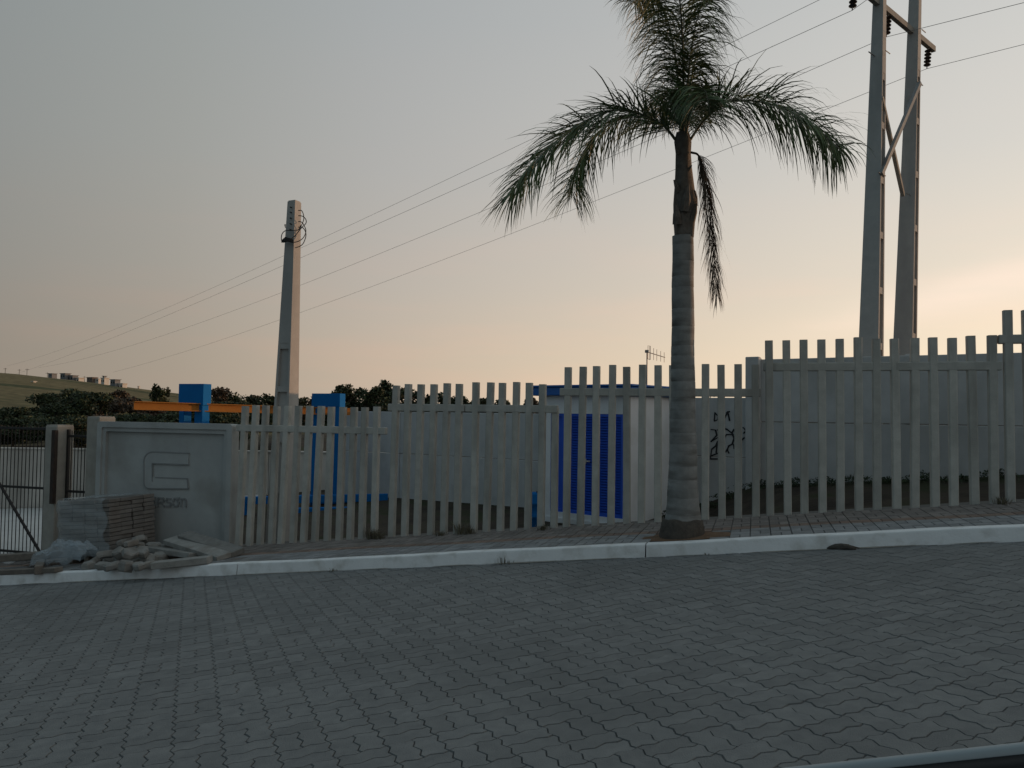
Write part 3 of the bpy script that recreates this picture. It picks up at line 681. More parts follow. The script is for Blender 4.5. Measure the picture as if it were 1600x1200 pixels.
# ================================================================== PALM
def palm():
    s0, u0 = -.72, 8.42
    b = P(s0, u0, gs(s0)); YP = b.y
    base = thing('palm_tree', b-Vector((0, 0, .06)), 'queen palm with ringed grey trunk growing from the pavement', 'palm')
    # trunk: pixel rows -> heights
    rows = [(842, 1066, .215), (826, 1066, .205), (805, 1067, .185), (789, 1067, .17), (740, 1067, .150), (640, 1067, .132), (540, 1067, .121), (430, 1067, .116), (365, 1067, .112)]
    prof = []
    for y, x, r in rows: p = atY(x, y, YP); prof.append((p.x, p.z, r))
    prof[0] = (prof[0][0], b.z-.08, .22)
    def interp(z):
        for (x0, z0, r0), (x1, z1, r1) in zip(prof, prof[1:]):
            if z <= z1: t = (z-z0)/(z1-z0); return x0+(x1-x0)*t, r0+(r1-r0)*t
        return prof[-1][0], prof[-1][2]
    zt = prof[-1][1]; z = b.z-.08; m = MB(); rings = []; n = 28
    k = 0
    while z < zt:
        gap = random.uniform(.10, .24)
        for dz, dr in ((0, -.0016), (.004, -.0016), (.008, .0004), (gap*.5, .0003), (gap-.004, 0)):
            if z+dz <= zt: rings.append((z+dz, dr))
        z += gap
    for (z, dr) in rings:
        x, r = interp(z); tilt = random.uniform(-.03, .03)
        for j in range(n):
            q = 2*math.pi*j/n
            rr = r+dr+.0025*math.sin(3*q+z*9)+random.uniform(-.0012, .0012)
            m.v.append((x+rr*math.cos(q), YP+rr*math.sin(q), z+tilt*.12*math.cos(q)))
    m.f = [(i*n+j, i*n+(j+1) % n, (i+1)*n+(j+1) % n, (i+1)*n+j) for i in range(len(rings)-1) for j in range(n)]
    m.f.append(tuple((len(rings)-1)*n+j for j in range(n)))
    m.build('trunk', MT['trunk'], base, smooth=True)
    # darker root collar
    m = MB(); rr = [(b.z-.08, .245), (b.z+.03, .238), (b.z+.10, .226), (b.z+.175, .212), (b.z+.185, .19)]
    for (z, r) in rr:
        for j in range(n):
            q = 2*math.pi*j/n; r2 = r*(1+.03*math.sin(7*q+z*20))+random.uniform(-.006, .006); m.v.append((prof[0][0]+r2*math.cos(q), YP+r2*math.sin(q), z+.01*math.sin(5*q)))
    m.f = [(i*n+j, i*n+(j+1) % n, (i+1)*n+(j+1) % n, (i+1)*n+j) for i in range(4) for j in range(n)]
    m.build('root_collar', MT['trunkbase'], base, smooth=True)
    # crown shaft of old leaf bases
    sh = [(372, 1069, .104), (345, 1069, .112), (318, 1071, .118), (295, 1069, .098), (262, 1068, .082), (240, 1068, .078), (222, 1067, .092), (208, 1067, .07)]
    m = MB(); n2 = 20
    for y, x, r in sh:
        p = atY(x, y, YP)
        for j in range(n2):
            q = 2*math.pi*j/n2; r2 = r*(1+.09*math.sin(4*q+y*.03)+.04*math.sin(9*q+y*.1)); m.v.append((p.x+r2*math.cos(q), YP+r2*math.sin(q), p.z))
    m.f = [(i*n2+j, i*n2+(j+1) % n2, (i+1)*n2+(j+1) % n2, (i+1)*n2+j) for i in range(len(sh)-1) for j in range(n2)]+[tuple((len(sh)-1)*n2+j for j in range(n2))]
    m.build('crown_shaft', MT['sheath'], base, smooth=True)
    # stubs of cut leaf bases
    for (x0, y0, x1, y1, w, dy) in [(1060, 300, 1053, 281, .03, -.05), (1080, 345, 1088, 318, .045, -.06), (1082, 300, 1089, 322, .04, -.02), (1060, 240, 1055, 232, .02, -.05), (1058, 350, 1056, 320, .05, -.09), (1070, 330, 1075, 290, .055, -.10), (1074, 268, 1081, 258, .02, -.06)]:
        A = atY(x0, y0, YP+dy); B = atY(x1, y1, YP+dy*1.5)
        MB().tube([A, A.lerp(B, .5)+Vector((0, -.01, 0)), B], [w, w*.8, w*.25], 6).build('leaf_base_stub', MT['sheath'], base)
    def crv(pts, n):
        # Catmull-Rom through pixel points with depth offsets
        Q = [atY(x, y, YP+d) for x, y, d in pts]; Q = [Q[0]*2-Q[1]]+Q+[Q[-1]*2-Q[-2]]
        out = []
        segs = len(Q)-3
        for i in range(n+1):
            t = i/n*segs; k = min(int(t), segs-1); f = t-k; a, b_, c, d = Q[k:k+4]
            out.append(.5*((2*b_)+(c-a)*f+(2*a-5*b_+4*c-d)*f*f+(3*b_-a-3*c+d)*f**3))
        return out
    def frond(pts, leafmat, nl=120, L=.42, droop=.35, fwd=.55, up=.25, start=.1, w=.0140, label=None, rad=.016, spread=1.0, plume=.75):
        n = 48; cv = crv(pts, n); rb = MB(); rb.tube(cv, [rad*(1-.85*i/n) for i in range(n+1)], 6)
        fo = rb.build('frond', MT['rachis'] if leafmat != MT['dryleaf'] else leafmat, base, smooth=True)
        m = MB()
        nl = int(nl*1.25)
        for i in range(nl):
            t = start+(1-start)*(i+random.random())/nl
            k = min(int(t*n), n-1); f = t*n-k; p = cv[k].lerp(cv[k+1], f); tan = (cv[k+1]-cv[k]).normalized()
            upv = Vector((0, 0, 1)); side = tan.cross(upv)
            if side.length < .25: side = tan.cross(Vector((0, 1, 0)))
            side.normalize(); nrm = side.cross(tan).normalized()
            if nrm.z < -.2: nrm = -nrm
            prof_ = math.sin(math.pi*min(1, (t-start)/(1-start)*.64+.20))**.7
            for sg_ in (-1, 1):
                if random.random() < .04: continue
                ll = L*prof_*random.uniform(.72, 1.12)
                d = (side*sg_*spread*random.uniform(.7, 1.1)+tan*fwd*random.uniform(.6, 1.5)+nrm*(up+random.uniform(-plume, plume))).normalized()
                dr = droop*random.uniform(.6, 1.45)
                ns = 5; ptsl = []; q = p.copy(); dd = d.copy()
                for a in range(ns+1):
                    ptsl.append(q.copy()); dd = (dd+Vector((random.uniform(-.05, .05), random.uniform(-.05, .05), -dr*(.25+.35*a)))).normalized(); q = q+dd*(ll/ns)
                bn = d.cross(upv)
                if bn.length < .05: bn = side.copy()
                bn.normalize(); bn = (bn*random.uniform(.5, 1)+nrm*random.uniform(-.6, .6)).normalized()
                ws = [.45, 1, .95, .75, .45, .08]; ww = w*random.uniform(.8, 1.2)
                v = []
                for a, pt in enumerate(ptsl): v += [pt-bn*ww*ws[a]/2, pt+bn*ww*ws[a]/2]
                m.add(v, [(2*a, 2*a+1, 2*a+3, 2*a+2) for a in range(ns)])
        o = m.build('leaflets', leafmat, fo)
        tag(o, kind='stuff')
        if label: tag(fo, label)
        return fo
    lf = MT['leaf']
    frond([(1062, 226, 0), (1030, 192, -.12), (965, 172, -.3), (900, 198, -.42), (840, 248, -.5), (797, 305, -.55)], lf, 190, 0.74, 0.13, 0.95, -0.02, 0.12)
    frond([(1060, 224, 0), (1030, 192, .2), (980, 182, .5), (930, 212, .75), (902, 260, .85), (893, 310, .9)], lf, 150, 0.70, 0.17, 0.85, -0.10, 0.14)
    frond([(1072, 228, 0), (1102, 186, -.05), (1140, 158, -.15), (1205, 163, -.3), (1262, 190, -.4), (1312, 232, -.45)], lf, 200, 0.80, 0.24, 0.68, 0.12, 0.16)
    frond([(1067, 224, 0), (1068, 130, -.05), (1066, 60, -.15), (1062, 0, -.3), (1052, -50, -.5), (1030, -78, -.75)], lf, 240, 0.78, 0.46, 0.45, 0.10, 0.05)
    frond([(1066, 224, 0), (1060, 130, .25), (1050, 60, .5), (1035, 10, .75), (1012, -12, 1.0), (990, 5, 1.2)], lf, 150, 0.62, 0.42, 0.45, 0.05, 0.10)
    frond([(1069, 224, 0), (1074, 140, .2), (1080, 80, .45), (1088, 35, .7), (1096, 5, .95), (1106, 0, 1.15)], lf, 80, 0.58, 0.42, 0.45, 0.05, 0.15)
    frond([(1069, 224, 0), (1080, 170, -.25), (1092, 142, -.55), (1103, 145, -.85), (1110, 180, -1.1)], lf, 100, 0.50, 0.34, 0.50, 0.00, 0.12)
    frond([(1066, 224, 0), (1058, 165, .3), (1048, 142, .65), (1040, 148, 1.0), (1034, 182, 1.3)], lf, 90, 0.50, 0.34, 0.50, 0.00, 0.12)
    frond([(1067, 224, 0), (1067, 168, .35), (1072, 150, .8), (1080, 165, 1.2), (1084, 205, 1.5)], lf, 80, 0.50, 0.34, 0.40, 0.00, 0.12)
    frond([(1067, 224, 0), (1069, 165, -.1), (1075, 120, -.18), (1078, 85, -.3)], lf, 90, 0.42, 0.34, 0.70, 0.10, 0.10)
    # young spears
    for (x1, y1, d) in ((985, 130, .1), (1010, 140, -.2), (1094, 60, .1)):
        A = atY(1066, 200, YP); B = atY(x1, y1, YP+d); m = MB(); m.tube([A, A.lerp(B, .6)+Vector((0, 0, .06)), B], [.012, .012, .001], 5); m.build('spear_leaf', lf, base)
    frond([(1080, 238, -.05), (1092, 244, -.12), (1102, 275, -.16), (1109, 330, -.17), (1115, 400, -.17), (1121, 462, -.17)], MT['dryleaf'], 170, .42, .34, 1.1, .0, .16, .007, 'withered brown frond hanging down beside the trunk', .013, .45)
palm()

# ================================================================== POLES AND LINES
def dt_pole(base, p0, p1, w0, w1, d0, d1, rot, cells, mname='pole', open_side='x'):
    """tapered I-section concrete pole: two flanges, thin web and cross ribs, joined as one shaft; ribs show on the side faces"""
    ax = (p1-p0); L_ = ax.length; zz = ax.normalized(); ex = (rot @ Vector((1, 0, 0))); ex = (ex-zz*ex.dot(zz)).normalized(); ey = zz.cross(ex)
    m = MB()
    def frus(x0, x1, y0, y1, ta, tb):               # fractions of half width / half depth
        v = []
        for t in (ta, tb):
            w = w0+(w1-w0)*t; d = d0+(d1-d0)*t; c = p0+ax*t
            v += [c+ex*(a*w/2)+ey*(b*d/2) for a, b in ((x0, y0), (x1, y0), (x1, y1), (x0, y1))]
        m.add(v, [(3, 2, 1, 0), (4, 5, 6, 7), (0, 1, 5, 4), (1, 2, 6, 5), (2, 3, 7, 6), (3, 0, 4, 7)])
    top = cells[-1]
    if open_side == 'x':      # recess on the faces looking along +-x
        frus(-1, 1, -1, -.62, 0, top); frus(-1, 1, .62, 1, 0, top); frus(-.45, .45, -.62, .62, 0, top)
        for c in cells: frus(-.96, .96, -.62, .62, max(0, c-.012), min(1, c))
    else:                     # recess on the faces looking along +-y
        frus(-1, -.70, -1, 1, 0, top); frus(.70, 1, -1, 1, 0, top); frus(-.70, .70, -.55, .55, 0, top)
        for c in cells: frus(-.70, .70, -.95, .95, max(0, c-.016), min(1, c))
    frus(-1, 1, -1, 1, top, 1)
    return m.build('shaft', MT[mname], base)
def left_pole():
    Y = 12.4
    a = atY(447.5, 632, Y); b = atY(460, 316, Y); d = (b-a)
    zg = ground(a.x, a.y)-.3; p0 = a+d*((zg-a.z)/d.z); pb = a+d*((ground(a.x, a.y)-a.z)/d.z)
    base = thing('concrete_pole', pb, 'short tapered concrete pole with looped black cable near its top', 'pole')
    rot = rz(R(-24))
    dt_pole(base, p0, b, .40, .155, .30, .15, rot, [.06, .20, .34, .48, .60], open_side='y')
    cap = MB().box(b+Vector((0, 0, .008)), (.07, .068, .01), rot, .004).build('top_cap', MT['pole'], base)
    ex = rot @ Vector((1, 0, 0)); ey = rot @ Vector((0, 1, 0))
    def q(x, y, dd=0): return atY(x, y, Y+dd)
    # bolt holes
    for y in (324, 332, 341, 350, 359):
        c = q(455-(y-320)*.02, y, -.10); MB().tube([c-ey*.02, c+ey*.01], .012, 8).build('bolt_hole', MT['black'], base)
    loops = [[(466, 329, -.1), (471, 329, -.1), (474, 335, -.08), (474.5, 343, -.05), (471, 352, -.1), (466, 362, -.12), (458, 371, -.17), (450, 375, -.17)],
             [(466, 337, -.1), (473, 338, -.1), (478, 343, -.05), (478, 349, 0), (473, 354, -.1), (467, 361, -.14), (460, 370, -.17)],
             [(466, 346, -.1), (471, 347, -.1), (475, 352, -.05), (478, 360, 0), (476, 368, -.05), (470, 375, -.12), (460, 378.5, -.17), (450, 376, -.18)],
             [(466, 355, -.1), (472, 355, -.1), (477, 361, -.05), (478, 369, 0), (474, 380, -.08), (468, 385, -.12), (461, 387, -.17)],
             [(470, 352, -.1), (466, 359, -.12), (456, 360, -.17), (446, 360.5, -.17), (441, 365, -.14), (439.5, 372, -.1), (441, 378, -.13), (446, 378, -.17), (455, 374, -.18)],
             [(446, 355.5, -.16), (445, 351, -.14), (447, 352, -.12)]]
    for lp in loops:
        pts = [q(*p) for p in lp]
        # smooth once
        sp = []
        for i in range(len(pts)-1):
            for k in range(4):
                t = k/4; a_ = pts[max(i-1, 0)]; b_ = pts[i]; c_ = pts[i+1]; d_ = pts[min(i+2, len(pts)-1)]
                sp.append(.5*((2*b_)+(c_-a_)*t+(2*a_-5*b_+4*c_-d_)*t*t+(3*b_-a_-3*c_+d_)*t**3))
        sp.append(pts[-1]); MB().tube(sp, .0075, 5).build('cable_loop', MT['wire'], base)
    for k in range(5):
        c = [q(441+random.uniform(-1, 1), 375+k*.8, -.14), q(446, 371+k*1.3, -.19), q(453, 373+k*1.2, -.20), q(458, 375+k, -.18)]
        MB().tube(c, .012, 5).build('cable_bundle', MT['wire'], base)
left_pole()
YA, YB = 15.0, 16.1
def twin_poles():
    base = thing('twin_power_pole', (atY(1361, 525, YA)+atY(1414, 525, YB))*.5-Vector((0, 0, 2)), 'pair of tall concrete power poles joined by a cross brace', 'power pole')
    tops = []
    for (xb, xt, Y) in ((1361.5, 1374.5, YA), (1414.5, 1430, YB)):
        a = atY(xb, 525, Y); b = atY(xt, 0, Y); d = (b-a); zg = ground(a.x, a.y)-.5
        p0 = a+d*((zg-a.z)/d.z); p1 = a+d*1.18
        dt_pole(base, p0, p1, .44, .17,   .34, .15, rz(R(-45)), [.06, .16, .26, .36, .46, .56, .66, .75], open_side='x')
        tops.append((a, d))
    def onp(x, y, Y): return atY(x, y, Y)
    def flat(A, B, w, t, name, mt):
        d = (B-A); L_ = d.length; z = d.normalized(); x = z.cross(Vector((0, 0, 1))).normalized(); y = z.cross(x)
        m = Matrix((z, x, y)).transposed(); MB().box((A+B)/2, (L_/2, t/2, w/2), m).build(name, mt, base)
    flat(onp(1377, 152, YA-.12), onp(1411, 306, YB-.30), .075, .07, 'brace', MT['post'])
    flat(onp(1437, 130, YB-.30), onp(1377, 272, YA-.22), .075, .07, 'brace', MT['steel'])
    # crossarm, level, on the far flank of the poles
    d = Vector((1.21, 1.07, 0)).normalized(); c = onp(1376, 8, YA+.05); 
    A = c-d*2.6; B = c+d*2.75
    flat(A, B, .12, .09, 'crossarm', MT['post'])
    for (x, y, Y) in ((1363, 85, YA-.1), (1437, 130, YB-.2), (1378, 272, YA-.2)):
        p = onp(x, y, Y); MB().tube([p-d*.16, p+d*.16], .012, 6).build('bolt', MT['steel'], base)
    for (x, y, Y, h) in ((1388, 82, YA-.1, 0), (1444, 49, YB-.1, 0), (1420, 304, YB-.2, 0)):
        p = onp(x, y, Y); MB().tube([p-d*.12, p+d*.08], .010, 5).build('step_bolt', MT['steel'], base)
    ins = []
    for t in (-1.15, .36, 2.45):                        # three suspension strings
        p = c+d*t-Vector((0, 0, .06)); q = p-Vector((0, 0, .50))-d*.10
        ins.append(q)
        o = MB().tube([p, q], .012, 6).build('insulator_string', MT['steel'], base)
        for k in range(5):
            a = p.lerp(q, .16+.165*k); ax = (q-p).normalized()
            MB().tube([a-ax*.025, a, a+ax*.03], [.02, .075, .03], 10).build('insulator_disc', MT['insul'], o)
    return c, d, ins
arm_c, arm_d, ins = twin_poles()
def lines():
    ld = Vector((-arm_d.y, arm_d.x, 0))
    specs = [ # attachment, pixel samples towards the far end and the near end
        (ins[2], [(1380, 131), (1110, 238), (800, 370), (475, 485), (190, 578)], [(1600, 70)], 'lowest overhead line crossing behind both concrete poles'),
        (ins[1], [(1200, 137), (770, 333), (475, 440), (190, 535), (70, 579)], [(1600, 5)], 'middle overhead line hung from the insulator between the twin poles'),
        (ins[0], [(1140, 95), (780, 270), (475, 401), (190, 520), (35, 582)], [(1390, -26)], 'overhead line hung from the outer end of the crossarm'),
        (atY(1374, -46, 15.0), [(1280, 0), (1150, 62), (800, 237), (475, 385), (190, 505), (20, 572)], [], 'faint topmost overhead line')]
    for att, far, near, lab in specs:
        pn = Vector((ld.y, -ld.x, 0)); pts = []
        for x, y in far:
            p = onplane(x, y, att, pn); pts.append(((p-att).dot(ld), p.z))
        pts.append((0, att.z)); pts.sort()
        # quadratic least squares height(t)
        import numpy as np
        tt = np.array([p[0] for p in pts]); zz_ = np.array([p[1] for p in pts]); w = 1/(tt+14)
        A_ = np.stack([tt, tt**2], 1)*w[:, None]; co, *_ = np.linalg.lstsq(A_, (zz_-att.z)*w, rcond=None)
        tmax = tt.max()*1.04
        far_pts = [att+ld*t+Vector((0, 0, co[0]*t+co[1]*t*t)) for t in [tmax*(k/60)**2 for k in range(61)]]
        slope = .16
        if near:
            p = onplane(near[0][0], near[0][1], att, pn); tn = (p-att).dot(ld); slope = (p.z-att.z)/tn if abs(tn) > .2 else -.1
        near_pts = [att-ld*t+Vector((0, 0, -slope*t+.0012*t*t)) for t in (40, 26, 16, 9, 4)]
        allp = near_pts+far_pts
        m = MB(); rads = [max(.011, .00034*(p-C).length) if False else .0052 for p in allp]
        m.tube(allp, rads, 5); o = m.build('overhead_line', MT['line'])
        tag(o, lab, 'cable', 'overhead lines from the twin poles')
lines()

# ================================================================== GANTRY BEHIND THE FENCE
def gantry():
    base = thing('lifting_gantry', (-6.6, 16.4, lotz(-6.6)), 'blue steel lifting gantry carrying an orange runway beam', 'gantry')
    A = atY(209, 633.5, 15.0); B = atY(548, 643.5, 18.6); d = (B-A).normalized(); side = d.cross(Vector((0, 0, 1))).normalized(); upv = side.cross(d)
    m = Matrix((d, side, upv)).transposed()
    bm = MB(); L_ = (B-A).length; c = (A+B)/2
    bm.box(c+upv*.075, (L_/2, .055, .010), m); bm.box(c-upv*.075, (L_/2, .055, .010), m); bm.box(c, (L_/2, .008, .068), m)
    bm.build('runway_beam', MT['orange'], base)
    pd = Vector((.94, -.34, 0))                       # portal frames: far leg left, near leg right
    RP = Matrix((pd, Vector((.34, .94, 0)), Vector((0, 0, 1)))).transposed()
    for (xl, xr, yt, ycap, Y) in ((280, 330, 600, 633, 16.1), (487, 540, 615, 636, 17.9)):
        c = atY((xl+xr)/2, yt, Y); w = (xr-xl)/FPX*Y*.96
        w = min(w, .95); zc = atY((xl+xr)/2, ycap, Y).z; zg = ground(c.x, c.y)-.1
        cap = MB().box(Vector((c.x, c.y, (c.z+zc)/2)), (w/2, .12, (c.z-zc)/2), RP, .006).build('portal_head', MT['gblue'], base)
        for sgn, lw in ((-1, .065), (1, .10)):
            p = Vector((c.x, c.y, 0))+pd*sgn*(w/2-lw-.02)
            MB().box(Vector((p.x, p.y, (zc+zg)/2)), (lw, .11, (zc-zg)/2), RP, .006).build('portal_leg', MT['gblue'], base)
        MB().box(Vector((c.x, c.y, zg+.2)), (w/2+.25, .14, .09), RP, .006).build('portal_foot', MT['gblue'], base)
    # ground frame
    for (x0, y0, x1, y1, Y0, Y1, h) in ((378, 782, 606, 777, 17.2, 17.6, .16), (462, 800, 606, 797, 16.5, 16.7, .17)):
        a = atY(x0, y0, Y0); b = atY(x1, y1, Y1); dd = (b-a).normalized(); sd_ = dd.cross(Vector((0, 0, 1))).normalized(); mm = Matrix((dd, sd_, sd_.cross(dd))).transposed()
        MB().box((a+b)/2, ((b-a).length/2, .08, h/2), mm, .005).build('ground_beam', MT['gblue'], base)
        for t in (.02, .5, .98):
            q = a.lerp(b, t); zg = ground(q.x, q.y)-.05
            if q.z-h/2 > zg: MB().box(Vector((q.x, q.y, (q.z+zg)/2)), (.06, .07, (q.z-zg)/2), mm, .004).build('ground_beam_foot', MT['gblue'], base)
gantry()
# blue drum by the hut wall
def drum():
    p = atY(836, 800, 13.2); r = .16; zg = ground(p.x, p.y)-.02; h = .62
    base = thing('blue_drum', (p.x, p.y, zg), 'blue plastic drum standing by the panel wall next to the hut', 'drum')
    MB().tube([(p.x, p.y, zg), (p.x, p.y, zg+.03), (p.x, p.y, zg+.2), (p.x, p.y, zg+.21), (p.x, p.y, zg+.24), (p.x, p.y, zg+.25), (p.x, p.y, zg+.42), (p.x, p.y, zg+.43), (p.x, p.y, zg+.46), (p.x, p.y, zg+.47), (p.x, p.y, zg+h-.03), (p.x, p.y, zg+h)], [r*.93, r, r, r*1.05, r*1.05, r, r, r*1.05, r*1.05, r, r, r*.9], 18).build('barrel', MT['gblue'], base, True)
    MB().tube([(p.x+.05, p.y-.05, zg+h), (p.x+.05, p.y-.05, zg+h+.03)], .03, 10).build('bung', MT['black'], base)
drum()

# ================================================================== PALLET, PLASTIC AND RUBBLE BY THE SIGN
def pallet():
    uf_ = 8.72; a = atu(99, 786, uf_); b = atu(176, 777, uf_); s0, s1 = a.dot(T), b.dot(T); zt = (a.z+b.z)/2; D = .88; u0 = uf_
    sm_ = (s0+s1)/2; zg = gs(sm_)
    RX = RT @ Matrix.Rotation(-math.atan(.085), 3, 'Y')
    c0 = P(sm_, u0+D/2, zg)
    base = thing('paver_pallet', c0, 'pallet of stacked paving blocks partly wrapped in torn plastic film', 'pallet')
    def bx(m, x, y, z, hx, hy, hz, bev=.004): m.box(c0+RX @ Vector((x, y, z)), (hx, hy, hz), RX, bev)
    for y in (-.38, -.19, 0, .19, .38):
        m = MB(); bx(m, 0, y, .105, (s1-s0)/2, .06, .011); m.build('deck_board', MT['plank'], base)
    for x in (-.3, 0, .3):
        m = MB(); bx(m, x, 0, .045, .045, .43, .048); m.build('bearer', MT['plank'], base)
    H_ = zt-zg-.12; nlay = max(7, round(H_/.058)); lh = H_/nlay
    rows = max(3, int((s1-s0)/.20))
    cnt = 0
    meshes = {}
    for k in range(nlay):
        for i in range(rows):
            w = (s1-s0)/rows
            for j in range(4):
                if 0 < j < 3 and k < nlay-1 and 0 < i < rows-1: continue     # hidden core
                x = -(s1-s0)/2+w*(i+.5)+random.gauss(0, .006); y = -.33+.22*j+random.gauss(0, .007)
                key = 0
                if key not in meshes:
                    mb = MB(); mb.box((0, 0, 0), (w/2-.004, .105, lh/2-.003), None, .006); me = mb.mesh('block'); me.materials.append(MT['stack']); meshes[key] = me
                o = bpy.data.objects.new('block', meshes[key]); col.objects.link(o); o.parent = base; o.matrix_parent_inverse = Matrix.Translation(-base.location)
                o.matrix_basis = Matrix.Translation(c0+RX @ Vector((x, y, .118+lh*(k+.5)))) @ (RX@rz(random.gauss(0, .02))).to_4x4()
                cnt += 1
    # core so the stack is solid
    m = MB(); bx(m, 0, 0, .118+H_/2-lh/2, (s1-s0)/2-.12, .22, H_/2-lh/2-.01); m.build('stack_core', MT['stack'], base)
    # film wrapped round the left part
    m = MB(); nx, nz = 30, 16; x0 = -(s1-s0)/2-.02; x1 = (s1-s0)/2-.03
    path = [(x0, .46), (x0-.012, -.0), (x0, -.46)]
    cols_ = [(x0, .46-.92*i/10) for i in range(11)]+[(x0+(x1-x0)*i/20, -.465) for i in range(1, 21)]
    V = []
    for i, (x, y) in enumerate(cols_):
        for k in range(nz+1):
            z = .10+(H_+.035)*k/nz
            w = .012*math.sin(k*1.3+i*.25)+.008*math.sin(k*2.9+i*.7)+random.uniform(-.006, .006)
            edge = 0
            if i == len(cols_)-1: edge = .05*math.sin(k*.8)
            nx_ = (-w-.006, 0) if i < 10 else (0, -w-.008)
            V.append(c0+RX @ Vector((x+nx_[0]+edge, y+nx_[1], z)))
    # lap over the top
    F_ = [(i*(nz+1)+k, (i+1)*(nz+1)+k, (i+1)*(nz+1)+k+1, i*(nz+1)+k+1) for i in range(len(cols_)-1) for k in range(nz)]
    m.add(V, F_)
    V2 = []
    for i in range(21):
        for k in range(5):
            V2.append(c0+RX @ Vector((x0+(x1-x0)*i/20, -.465+.16*k, .118+H_+.018+random.uniform(0, .022))))
    m.add(V2, [(i*5+k, (i+1)*5+k, (i+1)*5+k+1, i*5+k+1) for i in range(20) for k in range(4)])
    m.build('wrap_film', MT['film'], base, True)
pallet()
def loose_film():
    u = 8.42; c = atu(97, 868, u); s = c.dot(T); zlift = c.z-gs(s)-.03; n = 26; m = MB(); V = []
    random.seed(5)
    A, B = atu(66, 866, u), atu(134, 866, u); w = (B-A).length
    for i in range(n+1):
        for j in range(n+1):
            a = i/n; b = j/n
            hgt = .75*(.30*math.exp(-((a-.45)/.3)**2)+.20*math.exp(-((a-.85)/.12)**2))*math.sin(math.pi*min(1, b*1.1))**.6
            hgt += .05*abs(math.sin(a*9+b*4))+.045*abs(math.sin(b*8-a*6+1))-.04+random.uniform(-.02, .02)
            q = P(s+(a-.5)*w*1.15, u-.12+b*.36, 0); V.append(q+Vector((0, 0, gs(q.dot(T))+.02+zlift*min(1, 2.2*math.sin(math.pi*b)+.25)+max(0, hgt)*.9)))
    m.add(V, [(i*(n+1)+j, (i+1)*(n+1)+j, (i+1)*(n+1)+j+1, i*(n+1)+j+1) for i in range(n) for j in range(n)])
    tag(m.build('plastic_sheet', MT['film2'], None, False), 'crumpled clear plastic sheet lying in front of the paver pallet', 'plastic sheet')
    m = MB(); V = []
    c = onroad(15, 880, KH); s = c.dot(T); u = c.dot(Nn)
    for i in range(n+1):
        for j in range(n+1):
            a = i/n; b = j/n; q = P(s+(a-.5)*1.3, u+(b-.4)*.7, 0)
            V.append(q+Vector((0, 0, gs(q.dot(T))+.05+.035*math.sin(a*15+b*4)+.05*math.sin(math.pi*b)+random.uniform(0, .02))))
    m.add(V, [(i*(n+1)+j, (i+1)*(n+1)+j, (i+1)*(n+1)+j+1, i*(n+1)+j+1) for i in range(n) for j in range(n)])
    tag(m.build('plastic_sheet', MT['film'], None, True), 'flat crumpled plastic film lying beside the wide iron gate', 'plastic sheet')
loose_film()
def beam(name, label, cat, a, b, w, h, material, group=None, roll=0):
    d = b-a; L_ = d.length; x = d.normalized(); y = Vector((0, 0, 1)).cross(x).normalized(); z = x.cross(y)
    m = Matrix((x, y, z)).transposed() @ Matrix.Rotation(roll, 3, 'X')
    mb = MB(); mb.box((a+b)/2, (L_/2, w/2, h/2), m, min(w, h)*.08)
    o = mb.build(name, material); tag(o, label, cat, group); return o
def rr(x, y, dz): p = onroad(x, y, KH); return p+Vector((0, 0, dz))
GB = 'building debris on the pavement'
beam('timber_board', 'long weathered board lying beside the kerb under the plastic film', 'board', rr(-40, 893, .17), rr(158, 876, .14), .16, .10, MT['plank'], GB)
beam('timber_board', 'thin board lying flat along the kerb below the longer board', 'board', rr(-30, 899, .035), rr(92, 894, .035), .13, .06, MT['plank'], GB)
beam('timber_block', 'short bearer propping up the long weathered board', 'block', rr(60, 897, .05)-T*.0, rr(66, 880, .05), .10, .115, MT['plank'], GB)
beam('concrete_slab', 'concrete slab lying flat across the front of the rubble heap', 'slab', rr(240, 889, .045), rr(328, 881, .055), .17, .085, MT['rubble'], GB)
beam('concrete_slab', 'upper leaning concrete slab at the fence end of the rubble heap', 'slab', rr(287, 866, .27), rr(372, 869, .045), .20, .075, MT['rubble'], GB, .25)
beam('concrete_slab', 'lower leaning concrete slab tucked under the upper leaning slab', 'slab', rr(265, 868, .22), rr(350, 874, .03), .20, .07, MT['rubble'], GB, .2)
beam('concrete_slab', 'tilted concrete slab lying against the middle of the rubble heap', 'slab', rr(232, 872, .13), rr(305, 874, .05), .19, .07, MT['rubble'], GB, -.1)
